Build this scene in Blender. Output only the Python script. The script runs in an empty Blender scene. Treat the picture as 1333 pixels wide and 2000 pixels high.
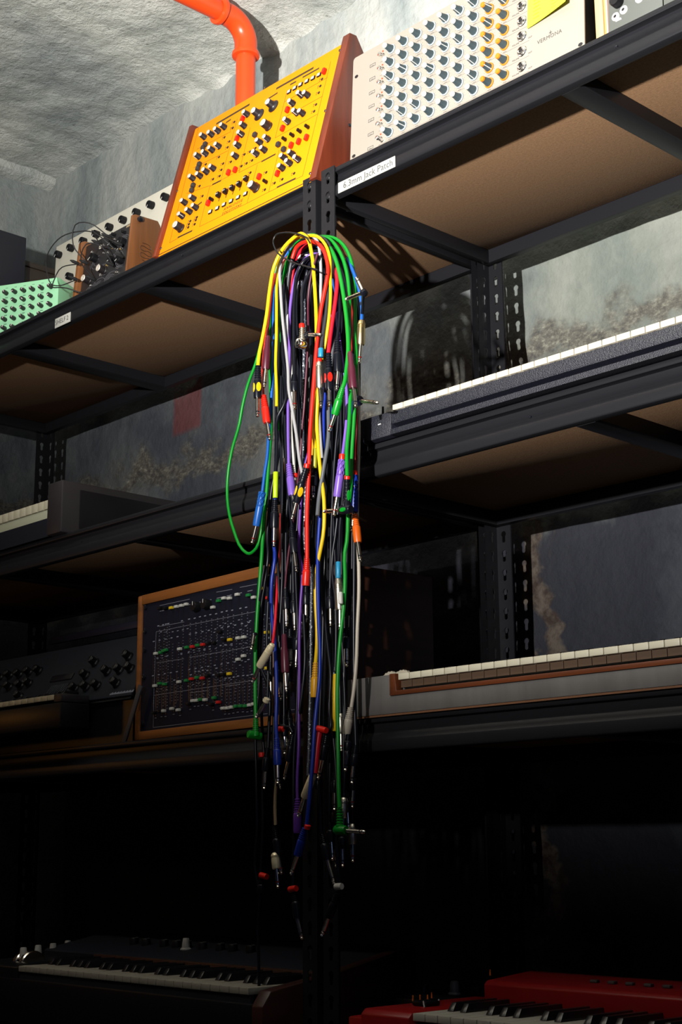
import bpy, bmesh, math, random
from mathutils import Vector, Matrix, noise
from math import radians, sin, cos, pi

# ------------------------------------------------------------------ camera, world, lights, exposure
SC = bpy.context.scene
COL = SC.collection
def look_matrix(f, r, u, loc):
    m = Matrix(((r[0], u[0], -f[0], loc[0]), (r[1], u[1], -f[1], loc[1]), (r[2], u[2], -f[2], loc[2]), (0, 0, 0, 1)))
    return m
def make_camera():
    yaw, pitch, roll = radians(43.2411), radians(13.067), radians(-0.33906)
    f = Vector((-cos(yaw)*cos(pitch), sin(yaw)*cos(pitch), sin(pitch)))
    r0 = f.cross(Vector((0, 0, 1))).normalized(); u0 = r0.cross(f)
    r = cos(roll)*r0 + sin(roll)*u0; u = -sin(roll)*r0 + cos(roll)*u0
    cd = bpy.data.cameras.new('camera'); co = bpy.data.objects.new('camera', cd); COL.objects.link(co)
    cd.sensor_fit = 'VERTICAL'; cd.sensor_height = 36; cd.lens = 36*2855.56/2000
    cd.clip_start = .05; cd.clip_end = 40
    co.matrix_world = look_matrix(f, r, u, (1.706, -1.551, .70))
    SC.camera = co
make_camera()
W = bpy.data.worlds.new('world'); SC.world = W; W.use_nodes = True
W.node_tree.nodes['Background'].inputs[0].default_value = (.35, .45, 1, 1)
W.node_tree.nodes['Background'].inputs[1].default_value = .008
SC.view_settings.view_transform = 'Standard'; SC.view_settings.look = 'None'
SC.view_settings.gamma = 1; SC.view_settings.use_curve_mapping = False
SC.view_settings.exposure = 0.0
def light(kind, name, loc, target, power, color, size, **k):
    ld = bpy.data.lights.new(name, kind); ld.energy = power; ld.color = color
    if kind == 'AREA':
        ld.size = size
    else:
        ld.shadow_soft_size = size
    for a, v in k.items(): setattr(ld, a, v)
    lo = bpy.data.objects.new(name, ld); COL.objects.link(lo); lo.location = loc
    d = Vector(target) - Vector(loc); lo.rotation_euler = d.to_track_quat('-Z', 'Y').to_euler()
    return lo
# hard work lamp standing left of the camera at shelf height, tilted up at the top shelf
light('SPOT', 'work_lamp', (.88, -2.0, 1.255), (.42, .2, 2.60), 850, (1.0, .97, .91), .022, spot_size=radians(92), spot_blend=1.0)
# added unseen overhead strip light, placed to reflect in the top shelf beams
cl = light('AREA', 'beam_sheen_fill', (-.55, -1.10, 2.555), (-.55, -1.10, 0), 9, (1.0, .92, .76), 2.1, shape='RECTANGLE', size_y=.08)
cl.rotation_euler = (0, 0, 0)
# small warm lamp low at the left end of the aisle
light('AREA', 'amber_lamp', (-1.60, -.75, 1.10), (-.7, 0, 1.1), .32, (1.0, .42, .08), .06)
# dim cool light far down the aisle to the right
light('AREA', 'cool_lamp', (3.4, -1.6, 1.3), (0.2, .3, 1.1), 1.2, (.35, .5, 1.0), .5)

# ------------------------------------------------------------------ materials
MATS = {}
def mat(name, col, rough=.5, metal=0., bump=0., bscale=300., var=0., vscale=40., spec=None, coat=0., stretch=None):
    if name in MATS: return MATS[name]
    if metal < .5 and name.split('_')[0] not in ('orange', 'amber', 'neon', 'ivory'): col = tuple(c*.62 for c in col)
    m = bpy.data.materials.new(name); m.use_nodes = True; MATS[name] = m
    nt = m.node_tree; b = nt.nodes['Principled BSDF']
    b.inputs['Base Color'].default_value = (*col, 1); b.inputs['Roughness'].default_value = rough
    b.inputs['Metallic'].default_value = metal
    if spec is not None: b.inputs['Specular IOR Level'].default_value = spec
    if coat: b.inputs['Coat Weight'].default_value = coat
    tc = nt.nodes.new('ShaderNodeTexCoord'); mp = nt.nodes.new('ShaderNodeMapping')
    nt.links.new(tc.outputs['Object'], mp.inputs[0])
    if stretch: mp.inputs['Scale'].default_value = stretch
    if bump:
        n = nt.nodes.new('ShaderNodeTexNoise'); n.inputs['Scale'].default_value = bscale; n.inputs['Detail'].default_value = 3
        nt.links.new(mp.outputs[0], n.inputs['Vector'])
        bp = nt.nodes.new('ShaderNodeBump'); bp.inputs['Strength'].default_value = bump; bp.inputs['Distance'].default_value = .001
        nt.links.new(n.outputs[0], bp.inputs['Height']); nt.links.new(bp.outputs[0], b.inputs['Normal'])
    if var:
        n = nt.nodes.new('ShaderNodeTexNoise'); n.inputs['Scale'].default_value = vscale; n.inputs['Detail'].default_value = 4
        nt.links.new(mp.outputs[0], n.inputs['Vector'])
        r = nt.nodes.new('ShaderNodeValToRGB')
        r.color_ramp.elements[0].position = .3; r.color_ramp.elements[1].position = .7
        r.color_ramp.elements[0].color = (*[c*(1-var) for c in col], 1)
        r.color_ramp.elements[1].color = (*[min(1, c*(1+var)) for c in col], 1)
        nt.links.new(n.outputs[0], r.inputs[0]); nt.links.new(r.outputs[0], b.inputs['Base Color'])
    return m
def wood(name, col, rough=.5, axis=0, scale=1.):
    st = [60, 60, 60]; st[axis] = 4
    return mat(name, col, rough, var=.32, vscale=scale, stretch=tuple(st), bump=.15, bscale=4)
steel = mat('black_powder_coat', (.0145, .0145, .018), .38, bump=.08, bscale=900, spec=.2)
rivetm = mat('black_gloss_steel', (.012, .013, .02), .22)
board = mat('brown_hardboard', (.34, .185, .09), .78, bump=.3, bscale=500, var=.18, vscale=260)
orange = mat('amber_panel', (.78, .235, .001), .6, spec=.15)
mahog = wood('mahogany', (.20, .034, .012), .42, 2)
walnut = wood('tan_wood', (.235, .085, .025), .5, 2)
oakm = wood('honey_oak', (.26, .085, .016), .5, 0)
darkwood = wood('dark_walnut', (.055, .017, .008), .5, 2)
slipwood = wood('red_walnut', (.17, .042, .012), .4, 0)
blackp = mat('black_plastic', (.006, .006, .008), .4, spec=.3)
knobblk = mat('black_knob', (.016, .012, .014), .4)
chrome = mat('chrome', (.82, .80, .77), .16, 1.)
capm = mat('brushed_cap', (.80, .74, .66), .42, .55)
nickel = mat('nickel', (.78, .72, .64), .2, 1., var=.1, vscale=80)
silverb = mat('satin_silver', (.62, .58, .50), .33, 1., bump=.1, bscale=400)
goldb = mat('satin_gold', (.60, .47, .25), .3, 1.)
redcap = mat('red_cap', (.95, .018, .004), .4)
whitep = mat('white_plastic', (.78, .78, .76), .4)
panelgrey = mat('pale_grey_panel', (.40, .355, .305), .5, var=.03, vscale=8)
slate = mat('slate_knob', (.055, .085, .10), .45)
knobring = mat('pale_blue_skirt', (.40, .48, .53), .4)
orangering = mat('orange_skirt', (.60, .15, .006), .4)
inkd = mat('dark_print', (.09, .07, .05), .6)
inkl = mat('grey_print', (.10, .095, .09), .6)
inko = mat('brown_print', (.15, .045, .002), .6)
inkw = mat('white_print', (.30, .32, .40), .6)
ivory = mat('ivory_key', (.46, .42, .34), .35)
ivory2 = mat('warm_ivory_key', (.70, .66, .50), .4)
keyside = mat('bare_key_wood', (.12, .065, .035), .7)
ebony = mat('ebony_key', (.012, .011, .014), .28)
mint = mat('mint_enamel', (.42, .92, .55), .45)
cream = mat('cream_panel', (.80, .77, .66), .55)
navyp = mat('blue_black_panel', (.009, .010, .022), .6, spec=.15)
darkgreyp = mat('charcoal_panel', (.013, .016, .026), .55, spec=.2)
texblack = mat('textured_black', (.010, .011, .022), .42, bump=1.0, bscale=700)
greyfront = mat('brushed_grey_front', (.16, .15, .145), .45, var=.16, vscale=3, stretch=(14, 1, 1), bump=.1, bscale=60)
redenamel = mat('red_enamel', (.34, .005, .006), .4)
notem = mat('neon_yellow_paper', (.88, .90, .03), .7)
noteink = mat('note_pencil', (.80, .66, .02), .8)
labelm = mat('white_label_tape', (.60, .60, .56), .5)
labelink = mat('label_ink', (.10, .10, .10), .6)
tan1 = mat('pale_pine', (.85, .52, .24), .6, var=.1, vscale=5, stretch=(30, 30, 2))
tan2 = mat('orange_pine', (.78, .36, .08), .6, var=.15, vscale=5, stretch=(30, 30, 2))
modpan = mat('grey_brown_module', (.12, .13, .12), .5)
pipem = mat('orange_red_paint', (.80, .07, .010), .33, var=.06, vscale=9, bump=.15, bscale=30)
rubber = mat('rubber', (.012, .012, .014), .7)
CC = {'yellow': (.95, .60, .008), 'amber': (.78, .37, .008), 'grey': (.42, .42, .44), 'darkgrey': (.035, .036, .045), 'slate': (.13, .14, .16),
      'red': (.85, .018, .008), 'crimson': (.75, .012, .03), 'cyan': (.02, .30, .55), 'green': (.003, .30, .022), 'blue': (.012, .12, .50), 'navyblue': (.010, .035, .36),
      'purple': (.24, .12, .60), 'violet': (.14, .04, .36), 'cream': (.60, .53, .44), 'maroon': (.10, .014, .032), 'darkred': (.25, .008, .008),
      'black': (.007, .008, .014), 'brown': (.10, .04, .02), 'white': (.72, .70, .66), 'tan': (.38, .28, .16), 'navy': (.008, .008, .05), 'wire': (.010, .011, .014),
      'orange': (.80, .13, .008), 'lime': (.55, .80, .01), 'olive': (.42, .42, .02), 'printed': (.03, .035, .05)}
def cmat(c):
    if c == 'silver': return silverb
    if c == 'gold': return goldb
    if c == 'ivory': return mat('ivory_metal', (.72, .62, .42), .35, .4)
    if c == 'printed':
        if 'cable_printed' in MATS: return MATS['cable_printed']
        m = mat('cable_printed', CC[c], .38); nt = m.node_tree; b = nt.nodes['Principled BSDF']
        tc = nt.nodes.new('ShaderNodeTexCoord'); n = nt.nodes.new('ShaderNodeTexNoise'); n.inputs['Scale'].default_value = 420
        r = nt.nodes.new('ShaderNodeValToRGB'); r.color_ramp.elements[0].position = .6; r.color_ramp.elements[1].position = .66
        r.color_ramp.elements[0].color = (*CC[c], 1); r.color_ramp.elements[1].color = (.5, .55, .6, 1)
        nt.links.new(tc.outputs['Object'], n.inputs['Vector']); nt.links.new(n.outputs[0], r.inputs[0]); nt.links.new(r.outputs[0], b.inputs['Base Color'])
        return m
    return mat('cable_' + c, CC[c], .34 if c != 'black' else .30, spec=.3 if c != 'black' else .22)

def concrete(name, wall=True):
    m = bpy.data.materials.new(name); m.use_nodes = True; nt = m.node_tree; b = nt.nodes['Principled BSDF']
    b.inputs['Roughness'].default_value = .85
    L = nt.links.new
    tc = nt.nodes.new('ShaderNodeTexCoord')
    def noisen(scale, detail, st, rough=.6):
        mp = nt.nodes.new('ShaderNodeMapping'); mp.inputs['Scale'].default_value = st; L(tc.outputs['Object'], mp.inputs[0])
        n = nt.nodes.new('ShaderNodeTexNoise'); n.inputs['Scale'].default_value = scale; n.inputs['Detail'].default_value = detail
        n.inputs['Roughness'].default_value = rough; L(mp.outputs[0], n.inputs['Vector']); return n.outputs[0]
    def ramp(src, stops):
        r = nt.nodes.new('ShaderNodeValToRGB'); e = r.color_ramp.elements
        while len(e) < len(stops): e.new(.5)
        for i, (p, c) in enumerate(stops): e[i].position = p; e[i].color = (*c, 1)
        L(src, r.inputs[0]); return r.outputs[0]
    def mix(f, a, c, mode='MIX'):
        n = nt.nodes.new('ShaderNodeMixRGB'); n.blend_type = mode
        if isinstance(f, float): n.inputs[0].default_value = f
        else: L(f, n.inputs[0])
        for i, s in ((1, a), (2, c)):
            if isinstance(s, tuple): n.inputs[i].default_value = (*s, 1)
            else: L(s, n.inputs[i])
        return n.outputs[0]
    def math(op, a, c=None):
        n = nt.nodes.new('ShaderNodeMath'); n.operation = op; n.use_clamp = False
        for i, s in ((0, a), (1, c)):
            if s is None: continue
            if isinstance(s, (int, float)): n.inputs[i].default_value = s
            else: L(s, n.inputs[i])
        return n.outputs[0]
    def sstep(src, a, c):
        n = nt.nodes.new('ShaderNodeMapRange'); n.interpolation_type = 'SMOOTHSTEP'
        n.inputs[1].default_value = a; n.inputs[2].default_value = c; L(src, n.inputs[0]); return n.outputs[0]
    if wall:
        sx = nt.nodes.new('ShaderNodeSeparateXYZ'); L(tc.outputs['Object'], sx.inputs[0])
        X, Z = sx.outputs[0], sx.outputs[2]
        streak = noisen(5, 5, (1, 1, .22)); blot = noisen(3.2, 6, (1, 1, .8)); fine = noisen(42, 5, (1, 1, 1)); edge = noisen(9, 4, (1, 1, 1))
        base = ramp(streak, [(.30, (.12, .16, .20)), (.43, (.34, .38, .38)), (.58, (.56, .57, .54)), (.75, (.80, .79, .74))])
        paint = ramp(blot, [(.40, (.014, .018, .032)), (.52, (.045, .052, .062)), (.66, (.10, .105, .10))])
        base = mix(math('SUBTRACT', .55, math('MULTIPLY', sstep(X, -1.2, -.1), .55)), base, (.10, .115, .115))
        # lower courses carry old dark blue paint, the top course is bare pale render
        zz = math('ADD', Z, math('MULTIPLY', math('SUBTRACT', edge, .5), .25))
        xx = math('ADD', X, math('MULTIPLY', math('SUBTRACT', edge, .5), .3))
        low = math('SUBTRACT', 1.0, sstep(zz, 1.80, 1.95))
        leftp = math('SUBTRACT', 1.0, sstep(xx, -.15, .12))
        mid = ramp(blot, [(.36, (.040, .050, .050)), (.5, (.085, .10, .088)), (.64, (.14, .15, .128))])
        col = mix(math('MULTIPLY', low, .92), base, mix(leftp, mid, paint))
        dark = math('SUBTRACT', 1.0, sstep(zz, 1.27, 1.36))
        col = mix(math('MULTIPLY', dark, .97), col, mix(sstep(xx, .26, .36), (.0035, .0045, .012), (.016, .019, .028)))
        # rubble joint between courses
        j = math('SUBTRACT', 1.0, sstep(math('ABSOLUTE', math('SUBTRACT', zz, 1.62)), .012, .06))
        rub = ramp(noisen(60, 6, (1, 1, 1.6), .75), [(.35, (.022, .02, .022)), (.5, (.07, .062, .05)), (.62, (.14, .135, .11)), (.72, (.32, .30, .22))])
        col = mix(math('MULTIPLY', j, .85), col, rub)
        # vertical rusty joint of the lower course
        vj = math('SUBTRACT', 1.0, sstep(math('ABSOLUTE', math('SUBTRACT', xx, .035)), .012, .035))
        col = mix(math('MULTIPLY', vj, dark), col, ramp(fine, [(.4, (.02, .010, .007)), (.6, (.06, .048, .038))]))
        # red paint remnant
        rx = math('MULTIPLY', sstep(X, -1.115, -1.10), math('SUBTRACT', 1.0, sstep(X, -1.0, -.985)))
        rz = math('MULTIPLY', sstep(Z, 1.69, 1.71), math('SUBTRACT', 1.0, sstep(zz, 1.83, 1.86)))
        col = mix(math('MULTIPLY', math('MULTIPLY', rx, rz), .8), col, (.10, .020, .022))
        col = mix(.5, col, ramp(fine, [(.3, (.42, .42, .42)), (.7, (.58, .58, .58))]), 'OVERLAY')
        hgt = math('ADD', math('MULTIPLY', fine, .5), blot)
    else:
        blot = noisen(2.4, 6, (1, 1, 1)); fine = noisen(34, 6, (1, 1, 1), .7); pit = noisen(95, 3, (1, 1, 1))
        col = ramp(blot, [(.33, (.30, .33, .33)), (.5, (.50, .52, .49)), (.68, (.74, .74, .69))])
        col = mix(.55, col, ramp(fine, [(.3, (.36, .36, .36)), (.7, (.6, .6, .6))]), 'OVERLAY')
        pits = ramp(pit, [(.28, (.3, .3, .3)), (.38, (1, 1, 1))])
        col = mix(.6, col, pits, 'MULTIPLY')
        hgt = math('ADD', math('MULTIPLY', fine, .9), math('MULTIPLY', pit, .25))
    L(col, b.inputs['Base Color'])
    bp = nt.nodes.new('ShaderNodeBump'); bp.inputs['Strength'].default_value = .9; bp.inputs['Distance'].default_value = .012
    L(hgt, bp.inputs['Height']); L(bp.outputs[0], b.inputs['Normal'])
    return m
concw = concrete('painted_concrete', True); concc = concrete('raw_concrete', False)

# ------------------------------------------------------------------ mesh helpers
WM = {}
def T(x, y, z): return Matrix.Translation((x, y, z))
def R(a, ax='Z'): return Matrix.Rotation(a, 4, ax)
def frameM(o, ex, et):
    ex = Vector(ex).normalized(); et = Vector(et).normalized(); n = ex.cross(et)
    return Matrix(((ex.x, et.x, n.x, o[0]), (ex.y, et.y, n.y, o[1]), (ex.z, et.z, n.z, o[2]), (0, 0, 0, 1)))
class MB:
    def __init__(s): s.v = []; s.f = []
    def add(s, vs, fs):
        k = len(s.v); s.v += [tuple(v) for v in vs]; s.f += [tuple(i+k for i in f) for f in fs]; return s
    def box(s, x0, x1, y0, y1, z0, z1, M=None):
        vs = [Vector(p) for p in ((x0, y0, z0), (x1, y0, z0), (x1, y1, z0), (x0, y1, z0), (x0, y0, z1), (x1, y0, z1), (x1, y1, z1), (x0, y1, z1))]
        if M: vs = [M @ v for v in vs]
        return s.add(vs, [(0, 3, 2, 1), (4, 5, 6, 7), (0, 1, 5, 4), (1, 2, 6, 5), (2, 3, 7, 6), (3, 0, 4, 7)])
    def lathe(s, prof, n=16, M=None, rib=0, ribn=1):
        vs = []; fs = []
        for i, (r, z) in enumerate(prof):
            for j in range(n):
                a = 2*pi*j/n; rr = r*(1-(rib if (j % 2) else 0))
                v = Vector((rr*cos(a), rr*sin(a), z)); vs.append(M @ v if M else v)
        for i in range(len(prof)-1):
            for j in range(n):
                a = i*n+j; b = i*n+(j+1) % n; fs.append((a, b, b+n, a+n))
        fs.append(tuple(reversed(range(n)))); m = (len(prof)-1)*n; fs.append(tuple(range(m, m+n)))
        return s.add(vs, fs)
    def prism(s, poly, axis, a, b, M=None):
        # poly points (p,q); axis 'x': (y,z), 'y': (x,z), 'z': (x,y)
        def pt(p, t): return {'x': (t, p[0], p[1]), 'y': (p[0], t, p[1]), 'z': (p[0], p[1], t)}[axis]
        vs = [Vector(pt(p, a)) for p in poly]+[Vector(pt(p, b)) for p in poly]; n = len(poly)
        if M: vs = [M @ v for v in vs]
        fs = [tuple(range(n)), tuple(reversed(range(n, 2*n)))]+[(i, i+n, (i+1) % n+n, (i+1) % n) for i in range(n)]
        return s.add(vs, fs)
    def tube(s, pts, r, n=8, taper=None):
        pts = [Vector(p) for p in pts]; N = len(pts); vs = []; fs = []
        up = Vector((0, 0, 1)); t0 = (pts[1]-pts[0]).normalized()
        if abs(t0.dot(up)) > .9: up = Vector((1, 0, 0))
        nx = t0.cross(up).normalized()
        for i in range(N):
            t = (pts[min(i+1, N-1)]-pts[max(i-1, 0)]).normalized()
            nx = (nx - t*nx.dot(t)).normalized(); ny = t.cross(nx)
            rr = r if taper is None else r*taper[i]
            for j in range(n):
                a = 2*pi*j/n; vs.append(pts[i]+nx*rr*cos(a)+ny*rr*sin(a))
        for i in range(N-1):
            for j in range(n):
                a = i*n+j; b = i*n+(j+1) % n; fs.append((a, b, b+n, a+n))
        fs.append(tuple(reversed(range(n)))); m = (N-1)*n; fs.append(tuple(range(m, m+n)))
        return s.add(vs, fs)
    def mesh(s, name, m, bevel=0, smooth=True, seg=2):
        me = bpy.data.meshes.new(name); me.from_pydata(s.v, [], s.f)
        bm = bmesh.new(); bm.from_mesh(me)
        bmesh.ops.recalc_face_normals(bm, faces=bm.faces)
        if bevel:
            ed = [e for e in bm.edges if len(e.link_faces) == 2 and e.calc_face_angle(0) > .5]
            bmesh.ops.bevel(bm, geom=ed, offset=bevel, segments=seg, affect='EDGES', clamp_overlap=True, profile=.5)
        bm.to_mesh(me); bm.free()
        if smooth:
            me.polygons.foreach_set('use_smooth', [True]*len(me.polygons)); me.set_sharp_from_angle(angle=radians(38))
        me.materials.append(m); me.update()
        return me
def box(name, x0, x1, y0, y1, z0, z1, m, bevel=0): return MB().box(x0, x1, y0, y1, z0, z1).mesh(name, m, bevel)
def lathe(name, prof, m, n=16, rib=0): return MB().lathe(prof, n, rib=rib).mesh(name, m)
def thing(name, loc, label, cat, group=None, rz=0):
    o = bpy.data.objects.new(name, None); COL.objects.link(o); o.empty_display_size = .05
    M = T(*loc) @ R(rz); o.matrix_world = M; WM[o] = M
    o['label'] = label; o['category'] = cat
    if group: o['group'] = group
    return o
def part(name, me, parent=None, M=None, label=None, kind=None):
    o = bpy.data.objects.new(name, me); COL.objects.link(o); M = M or Matrix.Identity(4); WM[o] = M
    if parent: o.parent = parent; o.matrix_local = WM[parent].inverted() @ M
    else: o.matrix_world = M
    if label: o['label'] = label
    if kind: o['kind'] = kind
    return o
def text_mesh(s, size, m, extrude=.0001, align='LEFT', shear=0, space=1.):
    c = bpy.data.curves.new('lettering', 'FONT'); c.body = s; c.size = size; c.extrude = extrude; c.align_x = align; c.align_y = 'CENTER'; c.shear = shear
    c.resolution_u = 2; c.space_character = space
    o = bpy.data.objects.new('lettering_tmp', c); COL.objects.link(o)
    dg = bpy.context.evaluated_depsgraph_get(); me = bpy.data.meshes.new_from_object(o.evaluated_get(dg)); me.name = 'lettering'
    bpy.data.objects.remove(o); bpy.data.curves.remove(c); me.materials.clear(); me.materials.append(m); return me
def catmull(P, k=6):
    P = [Vector(p) for p in P]; Q = [P[0]*2-P[1]]+P+[P[-1]*2-P[-2]]; out = []
    for i in range(1, len(Q)-2):
        a, b, c, d = Q[i-1:i+3]
        # centripetal-ish: uniform with damped tangents on uneven spacing
        l1 = max((b-a).length, 1e-5); l2 = max((c-b).length, 1e-5); l3 = max((d-c).length, 1e-5)
        m1 = ((b-a)/l1*l2+(c-b)/l2*l1)/(l1+l2)*l2; m2 = ((c-b)/l2*l3+(d-c)/l3*l2)/(l2+l3)*l2
        n = max(3, min(k*3, int(l2/.012)))
        for j in range(n):
            t = j/n; t2 = t*t; t3 = t2*t
            out.append(b*(2*t3-3*t2+1)+m1*(t3-2*t2+t)+c*(-2*t3+3*t2)+m2*(t3-t2))
    out.append(P[-1]); return out
def z_to(p, q):
    d = (Vector(q)-Vector(p)); return T(*p) @ d.to_track_quat('Z', 'Y').to_matrix().to_4x4(), d.length
D = {}
D['o_small'] = [[0.0481, 0.2586], [0.0749, 0.2527], [0.0952, 0.2522], [0.1134, 0.2541], [0.0491, 0.2096], [0.0730, 0.2060], [0.0933, 0.2066], [0.1131, 0.2072], [0.0505, 0.1560], [0.0756, 0.1515], [0.0951, 0.1533], [0.1161, 0.1528], [0.0468, 0.0993], [0.0746, 0.0981], [0.0928, 0.0699], [0.0743, 0.0673], [0.0509, 0.0658], [0.1833, 0.2533], [0.1841, 0.2251], [0.1838, 0.2046], [0.1834, 0.1780], [0.1852, 0.1519], [0.2768, 0.1529], [0.2547, 0.1545], [0.2758, 0.1280], [0.2525, 0.1288], [0.3489, 0.2219], [0.3686, 0.2125], [0.3280, 0.2123], [0.3488, 0.1810], [0.3680, 0.1709], [0.3277, 0.1703], [0.3687, 0.0787], [0.3469, 0.0796], [0.3897, 0.0583], [0.3672, 0.0595], [0.3485, 0.0567]]
D['o_big'] = [[0.0557, 0.0367], [0.2664, 0.1875], [0.2789, 0.0416]]
D['o_skirt'] = [[0.2223, 0.2362], [0.2632, 0.2376]]
D['o_red'] = [[0.1730, 0.2471], [0.1723, 0.1995], [0.1955, 0.1162], [0.1747, 0.1186], [0.3174, 0.2020], [0.3173, 0.1592], [0.3585, 0.1027], [0.3789, 0.1022], [0.3997, 0.1020], [0.3381, 0.0486], [0.2821, 0.0648], [0.4030, 0.2507], [0.1332, 0.0642]]
D['o_cap'] = [[0.0617, 0.2340], [0.0576, 0.2273], [0.0611, 0.1853], [0.0603, 0.1755], [0.0603, 0.1348], [0.0602, 0.1232], [0.2309, 0.1827], [0.3169, 0.1226], [0.3381, 0.1025]]
D['o_btn'] = [[0.1453, 0.0407], [0.1661, 0.0408], [0.1860, 0.0415], [0.2069, 0.0413], [0.2269, 0.0418], [0.2484, 0.0413], [0.3040, 0.2523], [0.3199, 0.2535], [0.3355, 0.2540], [0.3530, 0.2535], [0.3699, 0.2528], [0.3862, 0.2524]]
D['o_slid'] = [[0.1625, 0.0710], [0.1833, 0.0707], [0.2038, 0.0704], [0.2237, 0.0710], [0.2420, 0.0761]]
D['o_sw'] = [[0.3333, 0.1270], [0.3547, 0.1267], [0.3742, 0.1271], [0.3950, 0.1275], [0.3077, 0.0427], [0.1426, 0.0685]]
D['o_hole'] = [[0.1414, 0.2411], [0.1207, 0.2276], [0.1424, 0.2081], [0.1420, 0.1941], [0.1205, 0.1801], [0.1420, 0.1553], [0.1420, 0.1406], [0.1419, 0.1260], [0.1215, 0.1270], [0.0797, 0.1798], [0.0794, 0.1277], [0.1003, 0.0956], [0.1678, 0.1486], [0.1408, 0.2561], [0.1409, 0.2417], [0.2966, 0.0706], [0.3066, 0.0280], [0.3319, 0.0323], [0.3530, 0.0321], [0.3847, 0.0319], [0.2448, 0.0913], [0.2236, 0.1215], [0.2396, 0.1216], [0.2089, 0.1213], [0.2083, 0.1489], [0.2246, 0.1484], [0.2398, 0.1499], [0.3978, 0.2377], [0.3979, 0.2216], [0.3984, 0.2060], [0.3989, 0.1788], [0.3984, 0.1637], [0.0814, 0.0444], [0.0796, 0.0379], [0.0802, 0.0304], [0.1013, 0.0457], [0.1004, 0.0396], [0.1003, 0.0301]]
D['o_screw'] = [[0.4310, 0.2880], [0.4321, 0.1493], [0.4328, 0.0120], [0.2146, 0.3049], [-0.0024, 0.2856], [0.0002, 0.1473], [0.0011, 0.0102]]
D['o_line'] = [[[0.0272, 0.0140], [0.0995, 0.0173]], [[0.0272, 0.0140], [0.0115, 0.3006]], [[0.1193, 0.0173], [0.1166, 0.1121]], [[0.1193, 0.0173], [0.2598, 0.0164]], [[0.2598, 0.0164], [0.2606, 0.1033]], [[0.2598, 0.0164], [0.3202, 0.0175]], [[0.3202, 0.0175], [0.3191, 0.1114]], [[0.3202, 0.0175], [0.4116, 0.0155]], [[0.4116, 0.0155], [0.4110, 0.2725]], [[0.1166, 0.1121], [0.2079, 0.1142]], [[0.0379, 0.1263], [0.1158, 0.1143]], [[0.1498, 0.1157], [0.1479, 0.2612]], [[0.2054, 0.1078], [0.2023, 0.2152]], [[0.2054, 0.1078], [0.3095, 0.1064]], [[0.2959, 0.1491], [0.4113, 0.1523]], [[0.2959, 0.1491], [0.2949, 0.2608]], [[0.2986, 0.1908], [0.4126, 0.1918]], [[0.2966, 0.2332], [0.4134, 0.2339]], [[0.0375, 0.1891], [0.1451, 0.1845]], [[0.0296, 0.2381], [0.1374, 0.2344]]]
D['o_tag'] = [[[0.0759, 0.2806], [0.1779, 0.2820]], [[0.2566, 0.2829], [0.3617, 0.2818]], [[0.1237, 0.1130], [0.1510, 0.1121]], [[0.2714, 0.1054], [0.3106, 0.1060]], [[0.3419, 0.0187], [0.3926, 0.0181]], [[0.0517, 0.0171], [0.0974, 0.0162]], [[0.2326, 0.2671], [0.2646, 0.2694]], [[0.2997, 0.2719], [0.3166, 0.2714]], [[0.3343, 0.2724], [0.3799, 0.2720]], [[0.1107, 0.2681], [0.1252, 0.2695]], [[0.0895, 0.0773], [0.1033, 0.0806]]]
D['o_text'] = [[0.1874, 0.0301], [0.1860, 0.0203]]
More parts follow.
